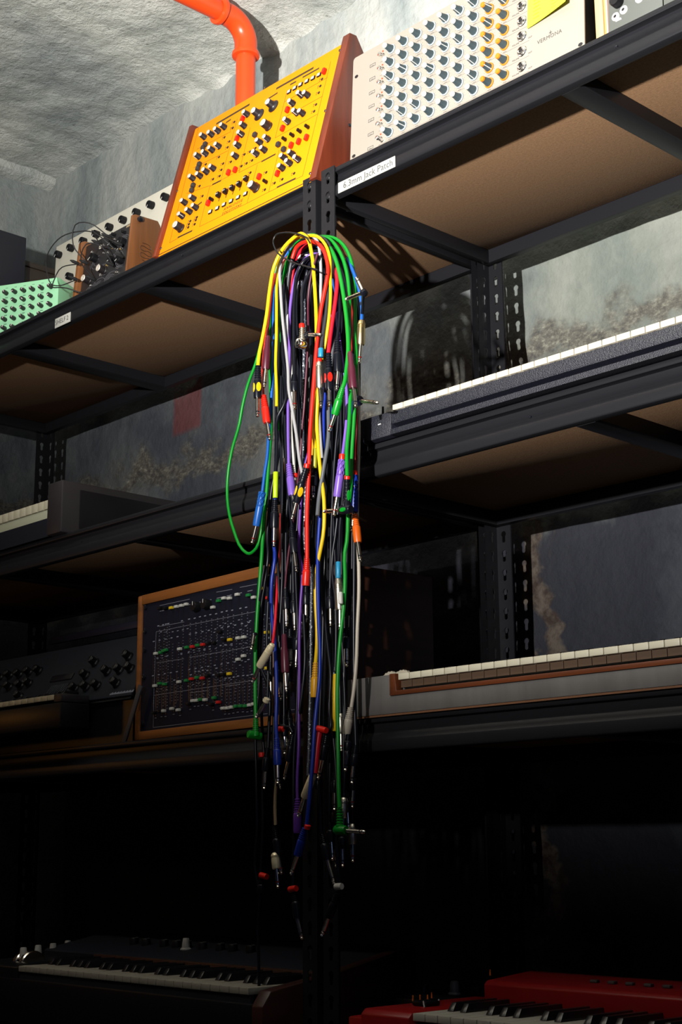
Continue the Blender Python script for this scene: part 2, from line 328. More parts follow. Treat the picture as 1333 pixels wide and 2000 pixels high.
D['cables'] = [
    {'l': 'thick yellow cable arching over the top, ending in a black plug with a yellow oval', 'c': 'yellow', 'r': 0.0031, 'p': [[-0.0259, -0.1050, 1.4669], [-0.0248, -0.1032, 1.4871], [-0.0216, -0.1014, 1.5056], [-0.0112, -0.0996, 1.5507], [-0.0051, -0.0978, 1.5973], [0.0037, -0.0960, 1.6337], [0.0215, -0.0942, 1.6564], [0.0433, -0.0924, 1.6681], [0.0622, -0.0906, 1.6721], [0.0746, -0.0888, 1.6626], [0.0841, -0.0870, 1.6327], [0.0886, -0.0852, 1.5847], [0.0904, -0.0834, 1.5380], [0.0899, -0.0816, 1.4923], [0.0888, -0.0798, 1.4586], [0.0882, -0.0780, 1.3920], [0.0839, -0.0762, 1.3618], [0.0841, -0.0744, 1.3262], [0.0883, -0.0726, 1.2722], [0.0940, -0.0708, 1.2275], [0.0919, -0.0690, 1.1845], [0.0713, -0.0672, 1.1094], [0.0686, -0.0654, 1.0717], [0.0693, -0.0636, 1.0339], [0.0673, -0.0618, 1.0060], [0.0624, -0.0600, 0.9804]], 'g': None, 'plugs': [['oval', 'yellow', [-0.0259, -0.1050, 1.4669], [-0.0267, -0.1050, 1.4121], [-0.0263, -0.1050, 1.3795]], ['mold', 'amber', [0.0624, -0.0600, 0.9804], [0.0595, -0.0600, 0.9274], [0.0595, -0.0600, 0.9271]]], 'ties': [], 'tags': []},
    {'l': 'second yellow cable, thinner, crossing from the left side of the arch to an olive tag', 'c': 'yellow', 'r': 0.0026, 'p': [[-0.0024, -0.0850, 1.3967], [-0.0031, -0.0845, 1.4225], [-0.0064, -0.0840, 1.4703], [-0.0052, -0.0836, 1.5174], [-0.0057, -0.0831, 1.5654], [-0.0059, -0.0826, 1.6137], [0.0007, -0.0821, 1.6483], [0.0173, -0.0817, 1.6675], [0.0407, -0.0812, 1.6734], [0.0639, -0.0807, 1.6701], [0.0899, -0.0802, 1.6613], [0.1090, -0.0798, 1.6411], [0.1187, -0.0793, 1.6158], [0.1190, -0.0788, 1.5890], [0.1192, -0.0783, 1.5589], [0.1143, -0.0779, 1.5142], [0.1056, -0.0774, 1.4777], [0.0953, -0.0769, 1.4462], [0.0865, -0.0764, 1.4029], [0.0795, -0.0760, 1.3741], [0.0747, -0.0755, 1.3414], [0.0792, -0.0750, 1.3114]], 'g': None, 'plugs': [['mold', 'black', [0.0717, -0.0700, 1.2815], [0.0697, -0.0700, 1.2541], [0.0690, -0.0700, 1.2343]]], 'ties': [], 'tags': [['olive', [0.0792, -0.0750, 1.3114], [0.0772, -0.0750, 1.2802]]]},
    {'l': 'light grey cable running down the left of the bundle beside the yellow ones', 'c': 'grey', 'r': 0.0026, 'p': [[0.0650, -0.0900, 1.2711], [0.0601, -0.0890, 1.2838], [0.0491, -0.0881, 1.3377], [0.0364, -0.0871, 1.3885], [0.0285, -0.0862, 1.4181], [0.0257, -0.0852, 1.4503], [0.0176, -0.0843, 1.4993], [0.0088, -0.0833, 1.5493], [0.0030, -0.0824, 1.5991], [-0.0001, -0.0814, 1.6293], [0.0039, -0.0805, 1.6501], [0.0183, -0.0795, 1.6653], [0.0412, -0.0786, 1.6740], [0.0553, -0.0776, 1.6743], [0.0727, -0.0767, 1.6689], [0.0856, -0.0757, 1.6557], [0.0904, -0.0748, 1.6343], [0.0918, -0.0738, 1.5986], [0.0897, -0.0729, 1.5643], [0.0862, -0.0719, 1.5328], [0.0851, -0.0710, 1.3401], [0.0887, -0.0700, 1.2948]], 'g': None, 'plugs': [], 'ties': [], 'tags': []},
    {'l': 'dark grey cable with white lettering ending in a silver plug with a blue band', 'c': 'darkgrey', 'r': 0.0032, 'p': [[0.1036, -0.0850, 1.4650], [0.1052, -0.0823, 1.4880], [0.1098, -0.0796, 1.5242], [0.1146, -0.0769, 1.5722], [0.1190, -0.0742, 1.6043], [0.1130, -0.0715, 1.6328], [0.0939, -0.0688, 1.6587], [0.0611, -0.0662, 1.6737], [0.0310, -0.0635, 1.6733], [0.0073, -0.0608, 1.6523], [-0.0060, -0.0581, 1.6156], [-0.0124, -0.0554, 1.5623], [-0.0199, -0.0527, 1.3898], [-0.0244, -0.0500, 1.3212]], 'g': None, 'plugs': [['metal', 'silver', [0.0993, -0.0850, 1.4467], [0.1008, -0.0850, 1.4022], [0.1038, -0.0850, 1.3700]]], 'ties': [['red', [0.0993, -0.0850, 1.4513], [0.0993, -0.0850, 1.4456]]], 'tags': [['cyan', [0.1036, -0.0850, 1.4673], [0.1029, -0.0850, 1.4526]]]},
    {'l': 'bright red cable running down the middle to a ribbed red plug', 'c': 'red', 'r': 0.0033, 'p': [[0.0292, -0.0800, 1.6424], [0.0402, -0.0807, 1.6580], [0.0645, -0.0813, 1.6601], [0.0852, -0.0820, 1.6528], [0.1050, -0.0827, 1.6356], [0.1153, -0.0833, 1.6146], [0.1198, -0.0840, 1.5920], [0.1139, -0.0847, 1.5657], [0.1048, -0.0853, 1.5334], [0.0973, -0.0860, 1.4893], [0.0921, -0.0867, 1.4447], [0.0866, -0.0873, 1.3893], [0.0815, -0.0880, 1.3375], [0.0789, -0.0887, 1.2713], [0.0755, -0.0893, 1.2060], [0.0764, -0.0900, 1.1354]], 'g': None, 'plugs': [['mold', 'red', [0.0764, -0.0900, 1.1354], [0.0733, -0.0900, 1.0934], [0.0727, -0.0900, 1.0921]]], 'ties': [], 'tags': []},
    {'l': 'crimson cable right of centre ending in a black plug with a red oval', 'c': 'crimson', 'r': 0.0033, 'p': [[0.1153, -0.0800, 1.4574], [0.1148, -0.0771, 1.4753], [0.1183, -0.0742, 1.5095], [0.1224, -0.0713, 1.5436], [0.1237, -0.0683, 1.5788], [0.1159, -0.0654, 1.6054], [0.1000, -0.0625, 1.6348], [0.0738, -0.0596, 1.6583], [0.0370, -0.0567, 1.6685], [0.0097, -0.0537, 1.6584], [-0.0056, -0.0508, 1.6223], [-0.0140, -0.0479, 1.5526], [-0.0236, -0.0450, 1.3922]], 'g': None, 'plugs': [['oval', 'red', [0.1153, -0.0800, 1.4574], [0.1169, -0.0800, 1.3972], [0.1174, -0.0800, 1.3691]]], 'ties': [], 'tags': []},
    {'l': 'thick green cable bending inward on the right to a ribbed green plug', 'c': 'green', 'r': 0.0034, 'p': [[0.1622, -0.1000, 1.3765], [0.1676, -0.0962, 1.3904], [0.1690, -0.0925, 1.4129], [0.1697, -0.0888, 1.4469], [0.1642, -0.0850, 1.4828], [0.1539, -0.0813, 1.5319], [0.1399, -0.0775, 1.5807], [0.1250, -0.0737, 1.6155], [0.1049, -0.0700, 1.6441], [0.0779, -0.0662, 1.6682], [0.0537, -0.0625, 1.6803], [0.0257, -0.0588, 1.6812], [-0.0062, -0.0550, 1.6655], [-0.0244, -0.0513, 1.6278], [-0.0354, -0.0475, 1.5586], [-0.0394, -0.0437, 1.4879], [-0.0466, -0.0400, 1.3746]], 'g': None, 'plugs': [['mold', 'green', [0.1684, -0.1000, 1.3838], [0.1506, -0.1000, 1.3453], [0.1372, -0.1000, 1.3209]]], 'ties': [], 'tags': []},
    {'l': 'green cable on the right ending in a black right-angle plug with green ovals', 'c': 'green', 'r': 0.0032, 'p': [[0.1645, -0.0880, 1.2483], [0.1602, -0.0845, 1.2886], [0.1621, -0.0809, 1.3323], [0.1614, -0.0774, 1.3882], [0.1566, -0.0739, 1.4314], [0.1512, -0.0703, 1.4786], [0.1494, -0.0668, 1.5485], [0.1428, -0.0633, 1.5791], [0.1292, -0.0597, 1.6146], [0.1063, -0.0562, 1.6488], [0.0862, -0.0527, 1.6671], [0.0557, -0.0491, 1.6792], [0.0178, -0.0456, 1.6827], [-0.0035, -0.0421, 1.6659], [-0.0144, -0.0385, 1.6038], [-0.0216, -0.0350, 1.5095]], 'g': None, 'plugs': [['anglegreen', 'black', [0.1609, -0.0850, 1.2441], [0.1599, -0.0850, 1.1984], [0.1078, -0.0850, 1.2043]]], 'ties': [['red', [0.1619, -0.0850, 1.2510], [0.1612, -0.0850, 1.2441]]], 'tags': []},
    {'l': 'outermost green cable on the right, hanging to a green right-angle plug low down', 'c': 'green', 'r': 0.0030, 'p': [[0.1404, -0.0850, 0.7612], [0.1371, -0.0829, 0.7776], [0.1340, -0.0808, 0.8271], [0.1309, -0.0787, 0.8773], [0.1283, -0.0765, 0.9345], [0.1291, -0.0744, 0.9801], [0.1316, -0.0723, 1.0167], [0.1359, -0.0702, 1.0534], [0.1373, -0.0681, 1.1001], [0.1348, -0.0660, 1.1383], [0.1371, -0.0638, 1.1564], [0.1383, -0.0617, 1.1994], [0.1427, -0.0596, 1.2443], [0.1424, -0.0575, 1.2862], [0.1465, -0.0554, 1.3520], [0.1496, -0.0533, 1.4379], [0.1464, -0.0512, 1.4846], [0.1441, -0.0490, 1.5316], [0.1408, -0.0469, 1.5749], [0.1326, -0.0448, 1.6131], [0.1178, -0.0427, 1.6420], [0.0930, -0.0406, 1.6673], [0.0642, -0.0385, 1.6816], [0.0280, -0.0363, 1.6895], [-0.0019, -0.0342, 1.6800], [-0.0147, -0.0321, 1.6302], [-0.0204, -0.0300, 1.5345]], 'g': None, 'plugs': [['angle', 'green', [0.1137, -0.0600, 0.7622], [0.1142, -0.0600, 0.7301], [0.1673, -0.0600, 0.7269]]], 'ties': [], 'tags': []},
    {'l': 'green cable with a free loop bulging out to the left of the bundle', 'c': 'green', 'r': 0.0026, 'p': [[-0.0376, -0.0700, 1.5875], [-0.0600, -0.0686, 1.5285], [-0.0774, -0.0671, 1.4921], [-0.0985, -0.0657, 1.4614], [-0.1143, -0.0643, 1.4267], [-0.1236, -0.0629, 1.3989], [-0.1452, -0.0614, 1.3556], [-0.1572, -0.0600, 1.3102], [-0.1566, -0.0586, 1.2626], [-0.1415, -0.0571, 1.2177], [-0.1211, -0.0557, 1.1844], [-0.1042, -0.0543, 1.1750], [-0.0891, -0.0529, 1.1821], [-0.0772, -0.0514, 1.2150], [-0.0722, -0.0500, 1.2491]], 'g': None, 'plugs': [], 'ties': [], 'tags': []},
    {'l': 'green cable on the left hanging down past the wooden synthesizer to a green elbow plug', 'c': 'green', 'r': 0.0031, 'p': [[-0.0727, -0.0650, 0.9038], [-0.0766, -0.0634, 0.9525], [-0.0786, -0.0619, 1.0114], [-0.0766, -0.0603, 1.0707], [-0.0720, -0.0588, 1.1303], [-0.0697, -0.0572, 1.1706], [-0.0702, -0.0556, 1.1903], [-0.0673, -0.0541, 1.2360], [-0.0633, -0.0525, 1.2819], [-0.0607, -0.0509, 1.3284], [-0.0593, -0.0494, 1.3637], [-0.0628, -0.0478, 1.4929], [-0.0671, -0.0462, 1.5677], [-0.0605, -0.0447, 1.6404], [-0.0411, -0.0431, 1.6773], [-0.0146, -0.0416, 1.6943], [0.0149, -0.0400, 1.6952]], 'g': None, 'plugs': [['elbow', 'green', [-0.0727, -0.0650, 0.9038], [-0.0724, -0.0650, 0.8769], [-0.0739, -0.0650, 0.8741]]], 'ties': [], 'tags': []},
    {'l': 'blue cable on the left edge ending in a blue plug with a lattice boot', 'c': 'blue', 'r': 0.0027, 'p': [[-0.0421, -0.0800, 1.2642], [-0.0395, -0.0775, 1.2962], [-0.0371, -0.0750, 1.3193], [-0.0363, -0.0725, 1.3590], [-0.0282, -0.0700, 1.5029], [-0.0325, -0.0675, 1.5528], [-0.0351, -0.0650, 1.6028], [-0.0325, -0.0625, 1.6321], [-0.0232, -0.0600, 1.6546], [-0.0139, -0.0575, 1.6672], [0.0007, -0.0550, 1.6756], [0.0255, -0.0525, 1.6758], [0.0516, -0.0500, 1.6677], [0.0739, -0.0475, 1.6449], [0.0874, -0.0450, 1.5961], [0.0875, -0.0425, 1.5259], [0.0804, -0.0400, 1.3471]], 'g': None, 'plugs': [['lattice', 'blue', [-0.0421, -0.0800, 1.2642], [-0.0570, -0.0800, 1.2097], [-0.0678, -0.0800, 1.1819]]], 'ties': [], 'tags': []},
    {'l': 'blue cable low on the left ending in a ribbed blue plug below the wooden synthesizer', 'c': 'navyblue', 'r': 0.0030, 'p': [[-0.0161, -0.0700, 0.8695], [-0.0199, -0.0680, 0.8875], [-0.0214, -0.0660, 0.9286], [-0.0255, -0.0640, 0.9866], [-0.0326, -0.0620, 1.0262], [-0.0424, -0.0600, 1.0765], [-0.0445, -0.0580, 1.1166], [-0.0390, -0.0560, 1.1661], [-0.0435, -0.0540, 1.1772], [-0.0454, -0.0520, 1.2211], [-0.0447, -0.0500, 1.2788]], 'g': None, 'plugs': [['mold', 'navyblue', [-0.0161, -0.0700, 0.8704], [-0.0137, -0.0700, 0.8292], [-0.0129, -0.0700, 0.7997]]], 'ties': [], 'tags': []},
    {'l': 'blue cable down the centre ending low in a tied blue plug', 'c': 'navyblue', 'r': 0.0030, 'p': [[0.0696, -0.0850, 0.7380], [0.0752, -0.0832, 0.7878], [0.0784, -0.0813, 0.8297], [0.0815, -0.0795, 0.8804], [0.0822, -0.0776, 0.9016], [0.0877, -0.0758, 0.9471], [0.0872, -0.0739, 0.9935], [0.0821, -0.0721, 1.0504], [0.0789, -0.0703, 1.1079], [0.0770, -0.0684, 1.1468], [0.0805, -0.0666, 1.2086], [0.0835, -0.0647, 1.2745], [0.0849, -0.0629, 1.3304], [0.0841, -0.0611, 1.3829], [0.0854, -0.0592, 1.4069], [0.0935, -0.0574, 1.4741], [0.1081, -0.0555, 1.5402], [0.1129, -0.0537, 1.5861], [0.1015, -0.0518, 1.6255], [0.0766, -0.0500, 1.6553]], 'g': None, 'plugs': [['mold', 'navyblue', [0.0658, -0.0850, 0.7339], [0.0493, -0.0850, 0.6944], [0.0344, -0.0850, 0.6663]]], 'ties': [['red', [0.0744, -0.0870, 0.7379], [0.0724, -0.0870, 0.7322]]], 'tags': []},
    {'l': 'purple cable near the top centre ending in a ribbed purple plug', 'c': 'purple', 'r': 0.0025, 'p': [[0.0104, -0.0700, 1.3003], [0.0057, -0.0675, 1.3579], [0.0026, -0.0650, 1.4102], [0.0029, -0.0625, 1.4966], [0.0015, -0.0600, 1.5693], [0.0044, -0.0575, 1.6005], [0.0119, -0.0550, 1.6281], [0.0255, -0.0525, 1.6460], [0.0397, -0.0500, 1.6544], [0.0545, -0.0475, 1.6539], [0.0711, -0.0450, 1.6393], [0.0814, -0.0425, 1.5985], [0.0815, -0.0400, 1.5282]], 'g': None, 'plugs': [['mold', 'purple', [0.0127, -0.0720, 1.3007], [0.0212, -0.0720, 1.2471], [0.0272, -0.0720, 1.2281]]], 'ties': [], 'tags': []},
    {'l': 'purple cable on the right ending in a lattice-booted purple plug with a red tie', 'c': 'purple', 'r': 0.0026, 'p': [[0.1410, -0.0750, 1.2877], [0.1401, -0.0711, 1.3061], [0.1426, -0.0672, 1.3504], [0.1388, -0.0633, 1.3833], [0.1198, -0.0594, 1.4782], [0.1086, -0.0556, 1.5284], [0.1056, -0.0517, 1.5512], [0.1001, -0.0478, 1.5915], [0.0831, -0.0439, 1.6335], [0.0524, -0.0400, 1.6635]], 'g': None, 'plugs': [['lattice', 'purple', [0.1559, -0.0900, 1.2765], [0.1442, -0.0900, 1.2196], [0.1363, -0.0900, 1.1911]]], 'ties': [['red', [0.1560, -0.0900, 1.2841], [0.1553, -0.0900, 1.2756]]], 'tags': []},
    {'l': 'purple cable low in the middle ending in slim violet boots', 'c': 'violet', 'r': 0.0025, 'p': [[0.0152, -0.0550, 0.7784], [0.0140, -0.0546, 0.7991], [0.0169, -0.0542, 0.8509], [0.0167, -0.0538, 0.9077], [0.0176, -0.0535, 0.9738], [0.0171, -0.0531, 1.0217], [0.0198, -0.0527, 1.0793], [0.0228, -0.0523, 1.1277], [0.0157, -0.0519, 1.1583], [0.0146, -0.0515, 1.1886], [0.0174, -0.0512, 1.2331], [0.0269, -0.0508, 1.2971], [0.0370, -0.0504, 1.3224], [0.0393, -0.0500, 1.3771]], 'g': None, 'plugs': [['mold', 'violet', [0.0152, -0.0550, 0.7784], [0.0153, -0.0550, 0.7272], [0.0153, -0.0550, 0.7264]]], 'ties': [], 'tags': []},
    {'l': 'cream cable on the lower right ending in a ribbed beige plug', 'c': 'cream', 'r': 0.0028, 'p': [[0.1351, -0.0550, 0.9068], [0.1388, -0.0527, 0.9353], [0.1416, -0.0505, 0.9717], [0.1425, -0.0482, 1.0271], [0.1440, -0.0459, 1.0831], [0.1410, -0.0436, 1.1404], [0.1378, -0.0414, 1.1594], [0.1347, -0.0391, 1.2252], [0.1362, -0.0368, 1.2912], [0.1326, -0.0345, 1.4464], [0.1219, -0.0323, 1.5423], [0.1137, -0.0300, 1.6041]], 'g': None, 'plugs': [['mold', 'cream', [0.1335, -0.0550, 0.9069], [0.1241, -0.0550, 0.8684], [0.1239, -0.0550, 0.8679]], ['mold', 'black', [0.1291, -0.0550, 0.8685], [0.1264, -0.0550, 0.8443], [0.1212, -0.0550, 0.8144]]], 'ties': [], 'tags': []},
    {'l': 'thin maroon cable threading down the centre', 'c': 'maroon', 'r': 0.0018, 'p': [[0.1000, -0.0880, 1.6274], [0.0813, -0.0845, 1.5988], [0.0709, -0.0811, 1.5723], [0.0653, -0.0776, 1.4999], [0.0564, -0.0742, 1.4336], [0.0476, -0.0707, 1.3829], [0.0388, -0.0673, 1.3508], [0.0300, -0.0638, 1.2964], [0.0212, -0.0604, 1.2738], [0.0041, -0.0569, 1.2007], [-0.0129, -0.0535, 1.1367], [-0.0231, -0.0500, 1.0850]], 'g': None, 'plugs': [['mold', 'maroon', [-0.0113, -0.0600, 1.0318], [-0.0075, -0.0600, 0.9708], [-0.0045, -0.0600, 0.9391]]], 'ties': [], 'tags': []},
    {'l': 'dark red cable on the left ending in a maroon plug below the yellow oval plug', 'c': 'darkred', 'r': 0.0022, 'p': [[-0.0212, -0.0900, 1.5153], [-0.0284, -0.0820, 1.5384], [-0.0328, -0.0740, 1.5754], [-0.0320, -0.0660, 1.6261], [-0.0168, -0.0580, 1.6605], [0.0089, -0.0500, 1.6720]], 'g': None, 'plugs': [['mold', 'maroon', [-0.0129, -0.0950, 1.5167], [-0.0183, -0.0950, 1.4609], [-0.0225, -0.0950, 1.4295]]], 'ties': [], 'tags': []},
    {'l': 'red cable on the left edge ending in a short red plug with a long tip', 'c': 'red', 'r': 0.0022, 'p': [[-0.0276, -0.0920, 1.4174], [-0.0397, -0.0836, 1.4551], [-0.0476, -0.0752, 1.4947], [-0.0515, -0.0668, 1.5339], [-0.0512, -0.0584, 1.5945], [-0.0472, -0.0500, 1.6474]], 'g': None, 'plugs': [['mold', 'red', [-0.0234, -0.0950, 1.4181], [-0.0140, -0.0950, 1.3695], [-0.0070, -0.0950, 1.3388]]], 'ties': [], 'tags': []},
    {'l': 'dark red cable on the right ending in a maroon plug under the green cables', 'c': 'darkred', 'r': 0.0022, 'p': [[0.1401, -0.0550, 1.4580], [0.1421, -0.0521, 1.4855], [0.1380, -0.0493, 1.5333], [0.1323, -0.0464, 1.5706], [0.1217, -0.0436, 1.6097], [0.1060, -0.0407, 1.6439], [0.0867, -0.0379, 1.6665], [0.0604, -0.0350, 1.6819]], 'g': None, 'plugs': [['mold', 'maroon', [0.1798, -0.0950, 1.4394], [0.1865, -0.0950, 1.3795], [0.1915, -0.0950, 1.3479]]], 'ties': [], 'tags': []},
    {'l': 'black cable ending in a chrome right-angle plug with a red tie near the top', 'c': 'black', 'r': 0.0030, 'p': [[0.0627, -0.0880, 1.5178], [0.0548, -0.0810, 1.5487], [0.0496, -0.0740, 1.5876], [0.0586, -0.0670, 1.6130], [0.0675, -0.0600, 1.6218]], 'g': None, 'plugs': [['anglemetal', 'silver', [0.0705, -0.0950, 1.5081], [0.0705, -0.0950, 1.4804], [0.0706, -0.0950, 1.4712]]], 'ties': [['red', [0.0699, -0.0950, 1.5148], [0.0699, -0.0950, 1.5072]]], 'tags': []},
    {'l': 'black cable with a small nickel pin plug beside the red cable near the top', 'c': 'black', 'r': 0.0024, 'p': [[0.0091, -0.0500, 1.5217], [0.0056, -0.0500, 1.5707], [0.0090, -0.0500, 1.6060], [0.0227, -0.0500, 1.6311]], 'g': None, 'plugs': [['pin', 'silver', [0.0741, -0.0900, 1.4961], [0.0807, -0.0900, 1.4944], [0.1091, -0.0900, 1.4872]]], 'ties': [], 'tags': []},
    {'l': 'black cable at the right edge with two chrome right-angle tips crossing the green cables', 'c': 'black', 'r': 0.0026, 'p': [[0.2257, -0.1100, 1.5148], [0.2118, -0.0975, 1.5132], [0.1982, -0.0850, 1.5070], [0.1820, -0.0725, 1.4923], [0.1625, -0.0600, 1.4668]], 'g': None, 'plugs': [['pin', 'silver', [0.2302, -0.1100, 1.5134], [0.2243, -0.1100, 1.5200], [0.2102, -0.1100, 1.5471]], ['pin', 'silver', [0.2322, -0.1120, 1.5134], [0.2263, -0.1120, 1.5169], [0.1885, -0.1120, 1.5168]]], 'ties': [], 'tags': []},
    {'l': 'cable at the right edge with a blue sleeve and a gold barrel plug', 'c': 'blue', 'r': 0.0030, 'p': [[0.1955, -0.0850, 1.4854], [0.1851, -0.0737, 1.5136], [0.1662, -0.0625, 1.5562], [0.1424, -0.0513, 1.5942], [0.1181, -0.0400, 1.6261]], 'g': None, 'plugs': [['metal', 'gold', [0.1955, -0.0850, 1.4887], [0.1929, -0.0850, 1.4494], [0.1895, -0.0850, 1.4205]]], 'ties': [], 'tags': []},
    {'l': 'black cable ending in a black plug with an amber oval, middle of bundle', 'c': 'black', 'r': 0.0028, 'p': [[0.0421, -0.0600, 1.2924], [0.0518, -0.0583, 1.3270], [0.0467, -0.0567, 1.3740], [0.0483, -0.0550, 1.4631], [0.0433, -0.0533, 1.5354], [0.0449, -0.0517, 1.5950], [0.0565, -0.0500, 1.6207]], 'g': None, 'plugs': [['oval', 'yellow', [0.0830, -0.0980, 1.2755], [0.0605, -0.0980, 1.2247], [0.0496, -0.0980, 1.1981]]], 'ties': [['red', [0.0822, -0.0950, 1.2828], [0.0809, -0.0950, 1.2759]]], 'tags': []},
    {'l': 'black cable with a lime green label above a straight black plug on the left', 'c': 'black', 'r': 0.0030, 'p': [[-0.0041, -0.0850, 1.2880], [-0.0061, -0.0806, 1.3349], [-0.0098, -0.0762, 1.3827], [0.0004, -0.0719, 1.4011], [-0.0085, -0.0675, 1.4984], [-0.0139, -0.0631, 1.5729], [-0.0088, -0.0588, 1.6260], [0.0104, -0.0544, 1.6482], [0.0295, -0.0500, 1.6533]], 'g': None, 'plugs': [['mold', 'black', [-0.0051, -0.0850, 1.2430], [-0.0068, -0.0850, 1.1973], [-0.0076, -0.0850, 1.1663]]], 'ties': [], 'tags': [['lime', [-0.0037, -0.0850, 1.2880], [-0.0045, -0.0850, 1.2456]]]},
    {'l': 'brown cable running behind the left of the bundle', 'c': 'brown', 'r': 0.0022, 'p': [[-0.0196, -0.0500, 1.3891], [-0.0240, -0.0489, 1.3330], [-0.0295, -0.0478, 1.2764], [-0.0339, -0.0467, 1.2199], [-0.0361, -0.0456, 1.1411], [-0.0506, -0.0444, 1.1091], [-0.0560, -0.0433, 1.0502], [-0.0567, -0.0422, 0.9718], [-0.0559, -0.0411, 0.8752], [-0.0564, -0.0400, 0.8643]], 'g': None, 'plugs': [], 'ties': [], 'tags': []},
    {'l': 'white cable with a red tie at its end in the centre', 'c': 'white', 'r': 0.0022, 'p': [[0.0134, -0.0600, 1.2867], [0.0079, -0.0590, 1.3246], [0.0022, -0.0580, 1.3745], [0.0036, -0.0570, 1.4268], [-0.0028, -0.0560, 1.4996], [-0.0129, -0.0550, 1.5747], [-0.0169, -0.0540, 1.6053], [-0.0112, -0.0530, 1.6357], [0.0025, -0.0520, 1.6538], [0.0238, -0.0510, 1.6592], [0.0431, -0.0500, 1.6490]], 'g': None, 'plugs': [['metal', 'silver', [0.0141, -0.0600, 1.2798], [0.0125, -0.0600, 1.2529], [0.0116, -0.0600, 1.2350]]], 'ties': [['red', [0.0141, -0.0600, 1.2866], [0.0141, -0.0600, 1.2798]]], 'tags': []},
    {'l': 'brown cable on the right ending in an orange plug', 'c': 'darkred', 'r': 0.0020, 'p': [[0.1413, -0.0500, 1.2007], [0.1409, -0.0500, 1.2441], [0.1438, -0.0500, 1.2873], [0.1459, -0.0500, 1.3310], [0.1453, -0.0500, 1.4171]], 'g': None, 'plugs': [['mold', 'orange', [0.1465, -0.0550, 1.1979], [0.1520, -0.0550, 1.1531], [0.1576, -0.0550, 1.1226]]], 'ties': [], 'tags': []},
    {'l': 'blue cable on the right with a red tie, half hidden behind the green elbow plug', 'c': 'navyblue', 'r': 0.0025, 'p': [[0.1353, -0.0450, 1.2679], [0.1310, -0.0420, 1.3024], [0.1269, -0.0390, 1.3597], [0.1128, -0.0360, 1.5206], [0.1054, -0.0330, 1.5821], [0.1008, -0.0300, 1.6080]], 'g': None, 'plugs': [['lattice', 'navyblue', [0.1404, -0.0500, 1.2617], [0.1392, -0.0500, 1.2032], [0.1339, -0.0500, 1.1728]]], 'ties': [['red', [0.1411, -0.0500, 1.2677], [0.1410, -0.0500, 1.2611]]], 'tags': []},
    {'l': 'orange-yellow cable showing between the black ones in the middle', 'c': 'amber', 'r': 0.0026, 'p': [[0.0552, -0.0600, 1.3079], [0.0574, -0.0575, 1.3487], [0.0614, -0.0550, 1.4124], [0.0686, -0.0525, 1.4585], [0.0726, -0.0500, 1.4930]], 'g': None, 'plugs': [], 'ties': [], 'tags': []},
    {'l': 'slate grey cable curving from the silver plug down to the centre', 'c': 'slate', 'r': 0.0032, 'p': [[0.0889, -0.0800, 1.2018], [0.0874, -0.0757, 1.2279], [0.0950, -0.0714, 1.2800], [0.1007, -0.0671, 1.3263], [0.0963, -0.0629, 1.3730], [0.0927, -0.0586, 1.3996], [0.0966, -0.0543, 1.4741], [0.1054, -0.0500, 1.5424]], 'g': None, 'plugs': [], 'ties': [], 'tags': []},
    {'l': 'black cable with a cyan band above a chrome plug and white tag, lower right', 'c': 'black', 'r': 0.0026, 'p': [[0.1140, -0.0600, 1.1271], [0.1136, -0.0575, 1.1427], [0.1126, -0.0550, 1.1831], [0.1149, -0.0525, 1.2157], [0.1262, -0.0500, 1.3767]], 'g': None, 'plugs': [['metal', 'silver', [0.1239, -0.0700, 1.1007], [0.1276, -0.0700, 1.0517], [0.1273, -0.0700, 1.0207]]], 'ties': [], 'tags': [['cyan', [0.1247, -0.0700, 1.1257], [0.1245, -0.0700, 1.1007]], ['white', [0.1382, -0.0790, 1.0763], [0.1389, -0.0790, 1.0586]]]},
    {'l': 'black cable with a yellow sleeve on its lower right end', 'c': 'black', 'r': 0.0026, 'p': [[0.0946, -0.0500, 0.9604], [0.0977, -0.0500, 1.0132], [0.0968, -0.0500, 1.0699], [0.0889, -0.0500, 1.1282], [0.0995, -0.0500, 1.1860], [0.1080, -0.0500, 1.4721], [0.1023, -0.0500, 1.5667]], 'g': None, 'plugs': [], 'ties': [], 'tags': [['yellow', [0.0946, -0.0500, 0.9604], [0.0935, -0.0500, 0.8751]]]},
    {'l': 'crimson cable ending in an ivory barrel plug pointing down left across the wooden synthesizer', 'c': 'crimson', 'r': 0.0024, 'p': [[-0.0092, -0.0850, 1.0142], [-0.0210, -0.0720, 1.0356], [-0.0319, -0.0590, 1.0753], [-0.0429, -0.0460, 1.1278], [-0.0535, -0.0330, 1.1679], [-0.0655, -0.0200, 1.2409]], 'g': None, 'plugs': [['metal', 'ivory', [-0.0033, -0.0900, 1.0124], [-0.0348, -0.0900, 0.9805], [-0.0524, -0.0900, 0.9562]]], 'ties': [], 'tags': []},
    {'l': 'crimson sleeved cable with a red tie and a white plug in the lower middle', 'c': 'crimson', 'r': 0.0045, 'p': [[0.0764, -0.0750, 0.8131], [0.0785, -0.0733, 0.8384], [0.0805, -0.0717, 0.8604], [0.0833, -0.0700, 0.8783]], 'g': None, 'plugs': [['metal', 'ivory', [0.0739, -0.0750, 0.8132], [0.0533, -0.0750, 0.7783], [0.0394, -0.0750, 0.7495]]], 'ties': [['red', [0.0806, -0.0750, 0.8791], [0.1022, -0.0750, 0.8742]]], 'tags': []},
